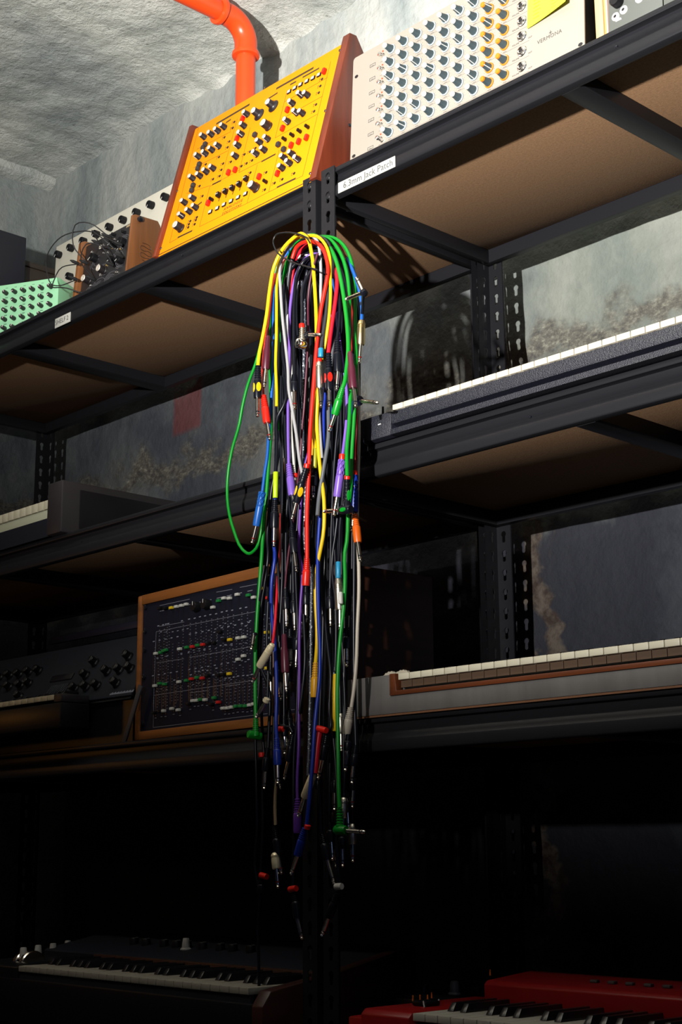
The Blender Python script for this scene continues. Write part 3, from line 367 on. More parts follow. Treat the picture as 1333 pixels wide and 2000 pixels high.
    {'l': 'black cable ending in a straight black plug next to the white plug, lower middle', 'c': 'black', 'r': 0.0028, 'p': [[0.0869, -0.0600, 0.8708], [0.0945, -0.0588, 0.8807], [0.0901, -0.0575, 0.9023], [0.0918, -0.0562, 0.9574], [0.0826, -0.0550, 1.0144], [0.0732, -0.0537, 1.0724], [0.0693, -0.0525, 1.1307], [0.0724, -0.0513, 1.1684], [0.0650, -0.0500, 1.2360]], 'g': None, 'plugs': [['mold', 'black', [0.0869, -0.0600, 0.8725], [0.0778, -0.0600, 0.8330], [0.0675, -0.0600, 0.8047]]], 'ties': [], 'tags': []},
    {'l': 'black cable with a red dot beside its black plug below the wooden synthesizer', 'c': 'black', 'r': 0.0026, 'p': [[-0.0541, -0.0550, 0.8582], [-0.0536, -0.0544, 0.8814], [-0.0550, -0.0537, 0.9514], [-0.0788, -0.0531, 0.9925], [-0.0788, -0.0525, 1.0718], [-0.0664, -0.0519, 1.1304], [-0.0613, -0.0512, 1.1701], [-0.0640, -0.0506, 1.1900], [-0.0584, -0.0500, 1.2582]], 'g': None, 'plugs': [['mold', 'black', [-0.0555, -0.0550, 0.8583], [-0.0602, -0.0550, 0.8221], [-0.0627, -0.0550, 0.7939]]], 'ties': [['red', [-0.0699, -0.0550, 0.8515], [-0.0693, -0.0550, 0.8444]]], 'tags': []},
    {'l': 'black cable with a red tie at the foot of the wooden frame', 'c': 'black', 'r': 0.0024, 'p': [[-0.0026, -0.0500, 0.8785], [-0.0094, -0.0500, 0.8877], [-0.0280, -0.0500, 0.8883], [-0.0296, -0.0500, 0.9208], [-0.0329, -0.0500, 0.9884], [-0.0349, -0.0500, 1.0668], [-0.0367, -0.0500, 1.1265], [-0.0406, -0.0500, 1.1637]], 'g': None, 'plugs': [['mold', 'black', [-0.0013, -0.0500, 0.8767], [-0.0114, -0.0500, 0.8350], [-0.0213, -0.0500, 0.8075]]], 'ties': [['red', [-0.0326, -0.0500, 0.8866], [-0.0216, -0.0500, 0.8850]]], 'tags': []},
    {'l': 'black cable whose black plug hangs beside a white plug at the lower left', 'c': 'black', 'r': 0.0026, 'p': [[-0.0453, -0.0500, 0.7367], [-0.0441, -0.0500, 0.7663], [-0.0429, -0.0500, 0.7907], [-0.0469, -0.0500, 0.8647], [-0.0458, -0.0500, 0.9123]], 'g': None, 'plugs': [['mold', 'black', [-0.0381, -0.0550, 0.7365], [-0.0284, -0.0550, 0.6943], [-0.0202, -0.0550, 0.6663]], ['metal', 'ivory', [-0.0320, -0.0600, 0.6987], [-0.0270, -0.0600, 0.6744], [-0.0228, -0.0600, 0.6460]]], 'ties': [], 'tags': []},
    {'l': 'tan cable hanging below the blue plug on the left', 'c': 'tan', 'r': 0.0026, 'p': [[-0.0354, -0.0550, 0.7400], [-0.0369, -0.0550, 0.7660], [-0.0352, -0.0550, 0.7939], [-0.0318, -0.0550, 0.8095]], 'g': None, 'plugs': [['pin', 'silver', [-0.0298, -0.0550, 0.8042], [-0.0263, -0.0550, 0.8005], [-0.0243, -0.0550, 0.7935]]], 'ties': [], 'tags': []},
    {'l': 'black cable with a red tie and a faintly ribbed plug at the lower left', 'c': 'black', 'r': 0.0024, 'p': [[-0.0821, -0.0450, 0.6622], [-0.0797, -0.0450, 0.6970], [-0.0774, -0.0450, 0.7495], [-0.0792, -0.0450, 0.7920], [-0.0755, -0.0450, 0.8382], [-0.0814, -0.0450, 0.8958], [-0.0852, -0.0450, 0.9741]], 'g': None, 'plugs': [['mold', 'black', [-0.0799, -0.0450, 0.6605], [-0.0813, -0.0450, 0.6380], [-0.0816, -0.0450, 0.6372]]], 'ties': [['red', [-0.0803, -0.0470, 0.6649], [-0.0646, -0.0470, 0.6624]]], 'tags': []},
    {'l': 'black cable with a red tie whose plug hangs lowest on the left', 'c': 'black', 'r': 0.0026, 'p': [[0.0107, -0.0600, 0.6465], [0.0103, -0.0586, 0.6800], [0.0098, -0.0571, 0.7307], [0.0067, -0.0557, 0.7993], [0.0090, -0.0543, 0.8688], [0.0212, -0.0529, 0.9262], [0.0281, -0.0514, 0.9825], [0.0237, -0.0500, 1.0597]], 'g': None, 'plugs': [['mold', 'black', [0.0128, -0.0600, 0.6440], [0.0211, -0.0600, 0.6036], [0.0319, -0.0600, 0.5736]]], 'ties': [['red', [0.0051, -0.0620, 0.6448], [0.0207, -0.0620, 0.6467]]], 'tags': []},
    {'l': 'black cable whose plug meets a small white tie at the lower right', 'c': 'black', 'r': 0.0026, 'p': [[0.0626, -0.0500, 0.7267], [0.0615, -0.0500, 0.7636], [0.0591, -0.0500, 0.7976], [0.0605, -0.0500, 0.8317], [0.0600, -0.0500, 0.8863], [0.0659, -0.0500, 0.9790], [0.0690, -0.0500, 1.0543]], 'g': None, 'plugs': [['mold', 'black', [0.0634, -0.0500, 0.7266], [0.0763, -0.0500, 0.6883], [0.0911, -0.0500, 0.6531]]], 'ties': [['white', [0.0935, -0.0500, 0.6498], [0.1070, -0.0500, 0.6505]]], 'tags': []},
    {'l': 'black cable ending in a dim plug pointing down left at the lower right', 'c': 'black', 'r': 0.0026, 'p': [[0.0968, -0.0450, 0.6482], [0.0933, -0.0450, 0.6801], [0.0911, -0.0450, 0.7213], [0.0927, -0.0450, 0.7630], [0.0894, -0.0450, 0.8305], [0.0846, -0.0450, 0.8759], [0.0824, -0.0450, 0.9591]], 'g': None, 'plugs': [['mold', 'black', [0.0984, -0.0500, 0.6410], [0.0784, -0.0500, 0.6064], [0.0628, -0.0500, 0.5784]]], 'ties': [], 'tags': []},
    {'l': 'long thin black cable at the left, reaching down past the bottom keyboard', 'c': 'black', 'r': 0.0024, 'p': [[-0.0888, -0.0400, 0.4463], [-0.0908, -0.0400, 0.5193], [-0.0929, -0.0400, 0.5949], [-0.0891, -0.0400, 0.6274], [-0.1022, -0.0400, 0.6795], [-0.0972, -0.0400, 0.7322], [-0.0992, -0.0400, 0.7856], [-0.1012, -0.0400, 0.8396], [-0.1030, -0.0400, 0.8705], [-0.0955, -0.0400, 0.9557], [-0.0918, -0.0400, 1.0346], [-0.0833, -0.0400, 1.1139], [-0.0777, -0.0400, 1.1741], [-0.0733, -0.0400, 1.2160]], 'g': None, 'plugs': [], 'ties': [], 'tags': []},
    {'l': 'black cable ending in a side-facing black right-angle plug with its tip pointing right', 'c': 'navy', 'r': 0.0026, 'p': [[0.1480, -0.0500, 1.3839], [0.1425, -0.0475, 1.3992], [0.1344, -0.0450, 1.4664], [0.1294, -0.0425, 1.5375], [0.1177, -0.0400, 1.5884]], 'g': None, 'plugs': [['angleside', 'navy', [0.1709, -0.0750, 1.3688], [0.1800, -0.0750, 1.3656], [0.2201, -0.0750, 1.3531]]], 'ties': [], 'tags': []},
    {'l': 'thin black wire looping out to the upper left over the yellow cables', 'c': 'wire', 'r': 0.0013, 'p': [[0.1328, -0.1180, 1.5797], [0.1080, -0.1173, 1.5933], [0.0711, -0.1167, 1.6123], [0.0501, -0.1160, 1.6268], [0.0357, -0.1153, 1.6386], [0.0253, -0.1147, 1.6529], [0.0210, -0.1140, 1.6665], [0.0263, -0.1133, 1.6741], [0.0427, -0.1127, 1.6731], [0.0656, -0.1120, 1.6658], [0.0849, -0.1113, 1.6566], [0.1006, -0.1107, 1.6446], [0.1064, -0.1100, 1.6354]], 'g': None, 'plugs': [], 'ties': [], 'tags': []},
    {'l': 'black cable ending in a small triangular tipped plug over the foot of the wooden frame', 'c': 'black', 'r': 0.0020, 'p': [[-0.0388, -0.0700, 0.9355], [-0.0376, -0.0700, 0.9680], [-0.0410, -0.0700, 1.0263], [-0.0386, -0.0700, 1.0848]], 'g': None, 'plugs': [['pin', 'ivory', [-0.0152, -0.0900, 0.9304], [-0.0195, -0.0900, 0.9241], [-0.0428, -0.0900, 0.9013]]], 'ties': [], 'tags': []},
    {'l': 'slim black cable whose bare tip hangs left of the green cable over the wooden synthesizer', 'c': 'black', 'r': 0.0018, 'p': [[-0.0827, -0.0600, 1.0437], [-0.0791, -0.0600, 1.0711], [-0.0688, -0.0600, 1.1097], [-0.0600, -0.0600, 1.1486]], 'g': None, 'plugs': [['pin', 'silver', [-0.0653, -0.0750, 1.0393], [-0.0665, -0.0750, 1.0365], [-0.0732, -0.0750, 1.0107]]], 'ties': [], 'tags': []},
    {'l': 'slim black cable with a long nickel plug left of the central red cable', 'c': 'black', 'r': 0.0024, 'p': [[0.0077, -0.0600, 1.1997], [0.0009, -0.0600, 1.2346], [-0.0060, -0.0600, 1.2928], [-0.0097, -0.0600, 1.3627], [-0.0135, -0.0600, 1.4539]], 'g': None, 'plugs': [['mold', 'black', [0.0174, -0.0700, 1.1966], [0.0241, -0.0700, 1.1546], [0.0297, -0.0700, 1.1224]]], 'ties': [], 'tags': []},
    {'l': 'black cable with a dark ribbed boot at the top right of centre', 'c': 'black', 'r': 0.0028, 'p': [[0.1247, -0.0700, 1.4812], [0.1270, -0.0675, 1.5087], [0.1261, -0.0650, 1.5326], [0.1159, -0.0625, 1.5828], [0.0939, -0.0600, 1.6231], [0.0648, -0.0575, 1.6389], [0.0419, -0.0550, 1.6311], [0.0289, -0.0525, 1.5995], [0.0227, -0.0500, 1.5419]], 'g': None, 'plugs': [['mold', 'black', [0.1301, -0.0750, 1.4786], [0.1312, -0.0750, 1.4240], [0.1279, -0.0750, 1.3934]]], 'ties': [], 'tags': []},
    {'l': 'black cable with a thick black sleeve below the silver plug at mid height', 'c': 'black', 'r': 0.0030, 'p': [[0.0348, -0.0800, 1.4422], [0.0294, -0.0762, 1.4864], [0.0251, -0.0725, 1.5309], [0.0227, -0.0688, 1.5849], [0.0276, -0.0650, 1.6254], [0.0421, -0.0613, 1.6425], [0.0648, -0.0575, 1.6389], [0.0772, -0.0537, 1.6134], [0.0761, -0.0500, 1.5507]], 'g': None, 'plugs': [['mold', 'black', [0.0405, -0.0850, 1.4397], [0.0405, -0.0850, 1.4120], [0.0416, -0.0850, 1.3813]]], 'ties': [], 'tags': []},
    {'l': 'black cable speckled with white print running down the very centre', 'c': 'printed', 'r': 0.0026, 'p': [[0.0421, -0.0580, 0.8117], [0.0441, -0.0574, 0.8494], [0.0448, -0.0568, 0.8839], [0.0455, -0.0562, 0.9241], [0.0463, -0.0555, 0.9993], [0.0469, -0.0549, 1.0756], [0.0471, -0.0543, 1.1046], [0.0301, -0.0537, 1.1747], [0.0311, -0.0531, 1.2416], [0.0255, -0.0525, 1.3107], [0.0248, -0.0518, 1.4463], [0.0275, -0.0512, 1.5403], [0.0234, -0.0506, 1.5944], [0.0176, -0.0500, 1.6156]], 'g': None, 'plugs': [], 'ties': [], 'tags': []},
    {'l': 'plain black cable hanging inside the bundle, partly hidden by the coloured ones', 'c': 'black', 'r': 0.0024, 'p': [[-0.0878, -0.0218, 0.9992], [-0.0874, -0.0218, 1.1250], [-0.0801, -0.0218, 1.2492], [-0.0763, -0.0218, 1.5296], [-0.0741, -0.0218, 1.6025], [-0.0495, -0.0218, 1.6778], [-0.0124, -0.0218, 1.6939], [0.0278, -0.0218, 1.6884], [0.0669, -0.0218, 1.6686], [0.1011, -0.0218, 1.6310], [0.1226, -0.0218, 1.5465], [0.1239, -0.0218, 1.4601], [0.1081, -0.0218, 1.0887], [0.1041, -0.0218, 0.8297], [0.1001, -0.0218, 0.7399]], 'g': 'plain black cables inside the hanging bundle', 'plugs': [['mold', 'black', [-0.0878, -0.0218, 0.9992], [-0.0871, -0.0218, 0.9661], [-0.0865, -0.0218, 0.9365]], ['metal', 'silver', [0.1001, -0.0218, 0.7399], [0.1006, -0.0218, 0.7103], [0.1008, -0.0218, 0.6838]]], 'ties': [], 'tags': []},
    {'l': 'plain black cable hanging inside the bundle, partly hidden by the coloured ones', 'c': 'black', 'r': 0.0028, 'p': [[-0.0850, -0.0242, 1.1548], [-0.0851, -0.0242, 1.2843], [-0.0714, -0.0242, 1.3282], [-0.0683, -0.0242, 1.5270], [-0.0661, -0.0242, 1.5996], [-0.0430, -0.0242, 1.6783], [-0.0083, -0.0242, 1.6952], [0.0295, -0.0242, 1.6904], [0.0663, -0.0242, 1.6713], [0.0985, -0.0242, 1.6343], [0.1188, -0.0242, 1.5470], [0.1201, -0.0242, 1.4606], [0.1069, -0.0242, 1.1310], [0.1099, -0.0242, 0.9098], [0.1094, -0.0242, 0.8187]], 'g': 'plain black cables inside the hanging bundle', 'plugs': [['mold', 'black', [-0.0850, -0.0242, 1.1548], [-0.0888, -0.0242, 1.1213], [-0.0914, -0.0242, 1.0911]], ['mold', 'black', [0.1094, -0.0242, 0.8187], [0.1055, -0.0242, 0.7888], [0.1029, -0.0242, 0.7620]]], 'ties': [], 'tags': []},
    {'l': 'plain black cable hanging inside the bundle, partly hidden by the coloured ones', 'c': 'black', 'r': 0.0031, 'p': [[-0.0273, -0.0454, 0.9060], [-0.0285, -0.0454, 1.0267], [-0.0323, -0.0454, 1.1922], [-0.0373, -0.0454, 1.5138], [-0.0351, -0.0454, 1.5853], [-0.0134, -0.0454, 1.6562], [0.0192, -0.0454, 1.6733], [0.0547, -0.0454, 1.6692], [0.0894, -0.0454, 1.6510], [0.1197, -0.0454, 1.6151], [0.1388, -0.0454, 1.5358], [0.1402, -0.0454, 1.4505], [0.1338, -0.0454, 1.1429], [0.1318, -0.0454, 0.9427], [0.1342, -0.0454, 0.8520]], 'g': 'plain black cables inside the hanging bundle', 'plugs': [['mold', 'black', [-0.0273, -0.0454, 0.9060], [-0.0259, -0.0454, 0.8743], [-0.0250, -0.0454, 0.8459]], ['mold', 'black', [0.1342, -0.0454, 0.8520], [0.1288, -0.0454, 0.8225], [0.1250, -0.0454, 0.7959]]], 'ties': [], 'tags': []},
    {'l': 'plain black cable hanging inside the bundle, partly hidden by the coloured ones', 'c': 'black', 'r': 0.0024, 'p': [[-0.0453, -0.0422, 1.0122], [-0.0375, -0.0422, 1.1350], [-0.0366, -0.0422, 1.2482], [-0.0398, -0.0422, 1.5152], [-0.0375, -0.0422, 1.5868], [-0.0170, -0.0422, 1.6588], [0.0140, -0.0422, 1.6765], [0.0478, -0.0422, 1.6729], [0.0808, -0.0422, 1.6552], [0.1096, -0.0422, 1.6196], [0.1279, -0.0422, 1.5398], [0.1293, -0.0422, 1.4540], [0.1128, -0.0422, 1.2818], [0.1034, -0.0422, 1.2092], [0.1019, -0.0422, 1.1129]], 'g': 'plain black cables inside the hanging bundle', 'plugs': [['mold', 'black', [-0.0453, -0.0422, 1.0122], [-0.0461, -0.0422, 0.9797], [-0.0466, -0.0422, 0.9506]], ['mold', 'black', [0.1019, -0.0422, 1.1129], [0.1003, -0.0422, 1.0814], [0.0991, -0.0422, 1.0531]]], 'ties': [], 'tags': []},
    {'l': 'plain black cable hanging inside the bundle, partly hidden by the coloured ones', 'c': 'black', 'r': 0.0028, 'p': [[-0.0563, -0.0215, 1.2736], [-0.0534, -0.0215, 1.4044], [-0.0624, -0.0215, 1.5261], [-0.0602, -0.0215, 1.5986], [-0.0391, -0.0215, 1.6665], [-0.0074, -0.0215, 1.6843], [0.0271, -0.0215, 1.6807], [0.0609, -0.0215, 1.6627], [0.0903, -0.0215, 1.6267], [0.1090, -0.0215, 1.5505], [0.1104, -0.0215, 1.4637], [0.0999, -0.0215, 1.2713], [0.0959, -0.0215, 1.1807], [0.0953, -0.0215, 1.0841]], 'g': 'plain black cables inside the hanging bundle', 'plugs': [['mold', 'black', [-0.0563, -0.0215, 1.2736], [-0.0578, -0.0215, 1.2393], [-0.0587, -0.0215, 1.2086]], ['mold', 'black', [0.0953, -0.0215, 1.0841], [0.0929, -0.0215, 1.0525], [0.0910, -0.0215, 1.0242]]], 'ties': [], 'tags': []},
    {'l': 'plain black cable hanging inside the bundle, partly hidden by the coloured ones', 'c': 'black', 'r': 0.0024, 'p': [[-0.0323, -0.0325, 0.9168], [-0.0338, -0.0325, 1.0384], [-0.0365, -0.0325, 1.1998], [-0.0406, -0.0325, 1.5178], [-0.0383, -0.0325, 1.5896], [-0.0196, -0.0325, 1.6576], [0.0082, -0.0325, 1.6764], [0.0387, -0.0325, 1.6740], [0.0686, -0.0325, 1.6573], [0.0948, -0.0325, 1.6224], [0.1114, -0.0325, 1.5470], [0.1129, -0.0325, 1.4605], [0.1005, -0.0325, 1.2438], [0.0959, -0.0325, 1.1291], [0.1000, -0.0325, 1.0332]], 'g': 'plain black cables inside the hanging bundle', 'plugs': [['mold', 'black', [-0.0323, -0.0325, 0.9168], [-0.0264, -0.0325, 0.8845], [-0.0224, -0.0325, 0.8558]], ['mold', 'black', [0.1000, -0.0325, 1.0332], [0.0961, -0.0325, 1.0022], [0.0933, -0.0325, 0.9744]]], 'ties': [], 'tags': []},
    {'l': 'plain black cable hanging inside the bundle, partly hidden by the coloured ones', 'c': 'black', 'r': 0.0024, 'p': [[-0.0376, -0.0510, 0.9916], [-0.0270, -0.0510, 1.1130], [-0.0269, -0.0510, 1.2353], [-0.0242, -0.0510, 1.5091], [-0.0219, -0.0510, 1.5801], [-0.0028, -0.0510, 1.6396], [0.0260, -0.0510, 1.6578], [0.0575, -0.0510, 1.6551], [0.0883, -0.0510, 1.6382], [0.1152, -0.0510, 1.6035], [0.1325, -0.0510, 1.5362], [0.1339, -0.0510, 1.4508], [0.1301, -0.0510, 1.2343], [0.1228, -0.0510, 1.1208], [0.1207, -0.0510, 1.0271]], 'g': 'plain black cables inside the hanging bundle', 'plugs': [['mold', 'black', [-0.0376, -0.0510, 0.9916], [-0.0316, -0.0510, 0.9589], [-0.0278, -0.0510, 0.9298]], ['mold', 'black', [0.1207, -0.0510, 1.0271], [0.1210, -0.0510, 0.9961], [0.1212, -0.0510, 0.9683]]], 'ties': [], 'tags': []},
    {'l': 'plain black cable hanging inside the bundle, partly hidden by the coloured ones', 'c': 'black', 'r': 0.0028, 'p': [[-0.0347, -0.0381, 1.2532], [-0.0339, -0.0381, 1.3827], [-0.0295, -0.0381, 1.5135], [-0.0271, -0.0381, 1.5849], [-0.0092, -0.0381, 1.6501], [0.0177, -0.0381, 1.6691], [0.0473, -0.0381, 1.6670], [0.0761, -0.0381, 1.6507], [0.1014, -0.0381, 1.6162], [0.1174, -0.0381, 1.5438], [0.1189, -0.0381, 1.4576], [0.1070, -0.0381, 1.1073], [0.1005, -0.0381, 0.8680], [0.1007, -0.0381, 0.7778]], 'g': 'plain black cables inside the hanging bundle', 'plugs': [['mold', 'black', [-0.0347, -0.0381, 1.2532], [-0.0348, -0.0381, 1.2192], [-0.0349, -0.0381, 1.1888]], ['metal', 'silver', [0.1007, -0.0381, 0.7778], [0.0982, -0.0381, 0.7481], [0.0965, -0.0381, 0.7215]]], 'ties': [], 'tags': []},
    {'l': 'plain black cable hanging inside the bundle, partly hidden by the coloured ones', 'c': 'black', 'r': 0.0024, 'p': [[-0.0194, -0.0350, 1.2374], [-0.0203, -0.0350, 1.3664], [-0.0263, -0.0350, 1.5134], [-0.0239, -0.0350, 1.5848], [-0.0081, -0.0350, 1.6417], [0.0158, -0.0350, 1.6617], [0.0419, -0.0350, 1.6607], [0.0676, -0.0350, 1.6455], [0.0901, -0.0350, 1.6118], [0.1045, -0.0350, 1.5483], [0.1061, -0.0350, 1.4616], [0.0894, -0.0350, 1.0858], [0.0738, -0.0350, 0.8232], [0.0785, -0.0350, 0.7329]], 'g': 'plain black cables inside the hanging bundle', 'plugs': [['mold', 'black', [-0.0194, -0.0350, 1.2374], [-0.0211, -0.0350, 1.2039], [-0.0221, -0.0350, 1.1738]], ['mold', 'black', [0.0785, -0.0350, 0.7329], [0.0793, -0.0350, 0.7032], [0.0797, -0.0350, 0.6767]]], 'ties': [], 'tags': []},
    {'l': 'plain black cable hanging inside the bundle, partly hidden by the coloured ones', 'c': 'black', 'r': 0.0031, 'p': [[-0.0084, -0.0430, 1.0992], [-0.0113, -0.0430, 1.2244], [-0.0118, -0.0430, 1.2912], [-0.0146, -0.0430, 1.5084], [-0.0122, -0.0430, 1.5794], [0.0031, -0.0430, 1.6348], [0.0262, -0.0430, 1.6549], [0.0515, -0.0430, 1.6541], [0.0764, -0.0430, 1.6392], [0.0982, -0.0430, 1.6059], [0.1122, -0.0430, 1.5440], [0.1138, -0.0430, 1.4578], [0.0951, -0.0430, 1.1282], [0.0915, -0.0430, 0.9061], [0.0863, -0.0430, 0.8153]], 'g': 'plain black cables inside the hanging bundle', 'plugs': [['mold', 'black', [-0.0084, -0.0430, 1.0992], [-0.0063, -0.0430, 1.0662], [-0.0049, -0.0430, 1.0368]], ['mold', 'black', [0.0863, -0.0430, 0.8153], [0.0856, -0.0430, 0.7852], [0.0852, -0.0430, 0.7584]]], 'ties': [], 'tags': []},
    {'l': 'plain black cable hanging inside the bundle, partly hidden by the coloured ones', 'c': 'black', 'r': 0.0028, 'p': [[-0.0294, -0.0314, 0.9937], [-0.0293, -0.0314, 1.1169], [-0.0243, -0.0314, 1.2385], [-0.0251, -0.0314, 1.5140], [-0.0227, -0.0314, 1.5854], [-0.0075, -0.0314, 1.6421], [0.0155, -0.0314, 1.6624], [0.0406, -0.0314, 1.6617], [0.0652, -0.0314, 1.6468], [0.0869, -0.0314, 1.6134], [0.1007, -0.0314, 1.5503], [0.1023, -0.0314, 1.4634], [0.1026, -0.0314, 1.1132], [0.0976, -0.0314, 0.8768], [0.0972, -0.0314, 0.7862]], 'g': 'plain black cables inside the hanging bundle', 'plugs': [['mold', 'black', [-0.0294, -0.0314, 0.9937], [-0.0332, -0.0314, 0.9616], [-0.0358, -0.0314, 0.9328]], ['mold', 'black', [0.0972, -0.0314, 0.7862], [0.1004, -0.0314, 0.7562], [0.1025, -0.0314, 0.7295]]], 'ties': [], 'tags': []},
    {'l': 'plain black cable hanging inside the bundle, partly hidden by the coloured ones', 'c': 'black', 'r': 0.0024, 'p': [[-0.0217, -0.0387, 1.0444], [-0.0183, -0.0387, 1.1678], [-0.0143, -0.0387, 1.2628], [-0.0167, -0.0387, 1.5100], [-0.0143, -0.0387, 1.5811], [-0.0004, -0.0387, 1.6326], [0.0204, -0.0387, 1.6534], [0.0433, -0.0387, 1.6535], [0.0658, -0.0387, 1.6393], [0.0856, -0.0387, 1.6066], [0.0983, -0.0387, 1.5491], [0.0999, -0.0387, 1.4624], [0.0957, -0.0387, 1.0848], [0.1038, -0.0387, 0.8222], [0.0955, -0.0387, 0.7331]], 'g': 'plain black cables inside the hanging bundle', 'plugs': [['mold', 'black', [-0.0217, -0.0387, 1.0444], [-0.0207, -0.0387, 1.0117], [-0.0200, -0.0387, 0.9826]], ['mold', 'black', [0.0955, -0.0387, 0.7331], [0.0965, -0.0387, 0.7036], [0.0972, -0.0387, 0.6772]]], 'ties': [], 'tags': []},
    {'l': 'plain black cable hanging inside the bundle, partly hidden by the coloured ones', 'c': 'black', 'r': 0.0024, 'p': [[-0.0187, -0.0507, 1.1059], [-0.0164, -0.0507, 1.2304], [-0.0095, -0.0507, 1.2925], [0.0002, -0.0507, 1.5027], [0.0026, -0.0507, 1.5732], [0.0163, -0.0507, 1.6222], [0.0369, -0.0507, 1.6429], [0.0594, -0.0507, 1.6430], [0.0816, -0.0507, 1.6290], [0.1010, -0.0507, 1.5967], [0.1135, -0.0507, 1.5417], [0.1152, -0.0507, 1.4557], [0.0950, -0.0507, 1.2726], [0.0888, -0.0507, 1.1883], [0.0851, -0.0507, 1.0925]], 'g': 'plain black cables inside the hanging bundle', 'plugs': [['mold', 'black', [-0.0187, -0.0507, 1.1059], [-0.0172, -0.0507, 1.0729], [-0.0162, -0.0507, 1.0434]], ['mold', 'black', [0.0851, -0.0507, 1.0925], [0.0859, -0.0507, 1.0607], [0.0863, -0.0507, 1.0322]]], 'ties': [], 'tags': []},
    {'l': 'plain black cable hanging inside the bundle, partly hidden by the coloured ones', 'c': 'black', 'r': 0.0024, 'p': [[-0.0178, -0.0215, 0.9428], [-0.0216, -0.0215, 1.0652], [-0.0233, -0.0215, 1.2132], [-0.0238, -0.0215, 1.5160], [-0.0214, -0.0215, 1.5876], [-0.0093, -0.0215, 1.6381], [0.0087, -0.0215, 1.6601], [0.0285, -0.0215, 1.6612], [0.0481, -0.0215, 1.6478], [0.0653, -0.0215, 1.6156], [0.0763, -0.0215, 1.5598], [0.0780, -0.0215, 1.4720], [0.0668, -0.0215, 1.1092], [0.0639, -0.0215, 0.8600], [0.0664, -0.0215, 0.7683]], 'g': 'plain black cables inside the hanging bundle', 'plugs': [['mold', 'black', [-0.0178, -0.0215, 0.9428], [-0.0202, -0.0215, 0.9110], [-0.0217, -0.0215, 0.8824]], ['mold', 'black', [0.0664, -0.0215, 0.7683], [0.0646, -0.0215, 0.7382], [0.0632, -0.0215, 0.7112]]], 'ties': [], 'tags': []},
    {'l': 'plain black cable hanging inside the bundle, partly hidden by the coloured ones', 'c': 'black', 'r': 0.0024, 'p': [[0.0001, -0.0402, 1.2499], [-0.0026, -0.0402, 1.3786], [-0.0019, -0.0402, 1.5058], [0.0006, -0.0402, 1.5765], [0.0125, -0.0402, 1.6214], [0.0303, -0.0402, 1.6430], [0.0498, -0.0402, 1.6442], [0.0692, -0.0402, 1.6310], [0.0862, -0.0402, 1.5993], [0.0971, -0.0402, 1.5490], [0.0988, -0.0402, 1.4623], [0.1015, -0.0402, 1.1737], [0.0938, -0.0402, 0.9948], [0.0958, -0.0402, 0.9019]], 'g': 'plain black cables inside the hanging bundle', 'plugs': [['mold', 'black', [0.0001, -0.0402, 1.2499], [0.0009, -0.0402, 1.2161], [0.0014, -0.0402, 1.1859]], ['metal', 'silver', [0.0958, -0.0402, 0.9019], [0.0968, -0.0402, 0.8714], [0.0975, -0.0402, 0.8440]]], 'ties': [], 'tags': []},
    {'l': 'plain black cable hanging inside the bundle, partly hidden by the coloured ones', 'c': 'black', 'r': 0.0028, 'p': [[-0.0069, -0.0383, 0.8901], [-0.0010, -0.0383, 1.0092], [-0.0048, -0.0383, 1.1809], [-0.0011, -0.0383, 1.5060], [0.0014, -0.0383, 1.5768], [0.0125, -0.0383, 1.6203], [0.0294, -0.0383, 1.6422], [0.0479, -0.0383, 1.6437], [0.0660, -0.0383, 1.6309], [0.0820, -0.0383, 1.5994], [0.0925, -0.0383, 1.5509], [0.0942, -0.0383, 1.4639], [0.0897, -0.0383, 1.2034], [0.0896, -0.0383, 1.0486], [0.0841, -0.0383, 0.9551]], 'g': 'plain black cables inside the hanging bundle', 'plugs': [['mold', 'black', [-0.0069, -0.0383, 0.8901], [-0.0097, -0.0383, 0.8588], [-0.0116, -0.0383, 0.8307]], ['mold', 'black', [0.0841, -0.0383, 0.9551], [0.0787, -0.0383, 0.9245], [0.0751, -0.0383, 0.8970]]], 'ties': [], 'tags': []},
    {'l': 'plain black cable hanging inside the bundle, partly hidden by the coloured ones', 'c': 'black', 'r': 0.0024, 'p': [[0.0081, -0.0481, 1.0380], [0.0027, -0.0481, 1.1612], [0.0116, -0.0481, 1.2554], [0.0155, -0.0481, 1.4994], [0.0180, -0.0481, 1.5695], [0.0273, -0.0481, 1.6115], [0.0413, -0.0481, 1.6342], [0.0567, -0.0481, 1.6366], [0.0719, -0.0481, 1.6247], [0.0853, -0.0481, 1.5942], [0.0940, -0.0481, 1.5479], [0.0958, -0.0481, 1.4612], [0.0901, -0.0481, 1.2153], [0.0966, -0.0481, 1.0727], [0.0936, -0.0481, 0.9791]], 'g': 'plain black cables inside the hanging bundle', 'plugs': [['mold', 'black', [0.0081, -0.0481, 1.0380], [0.0052, -0.0481, 1.0061], [0.0034, -0.0481, 0.9775]], ['mold', 'black', [0.0936, -0.0481, 0.9791], [0.0908, -0.0481, 0.9484], [0.0889, -0.0481, 0.9208]]], 'ties': [], 'tags': []},
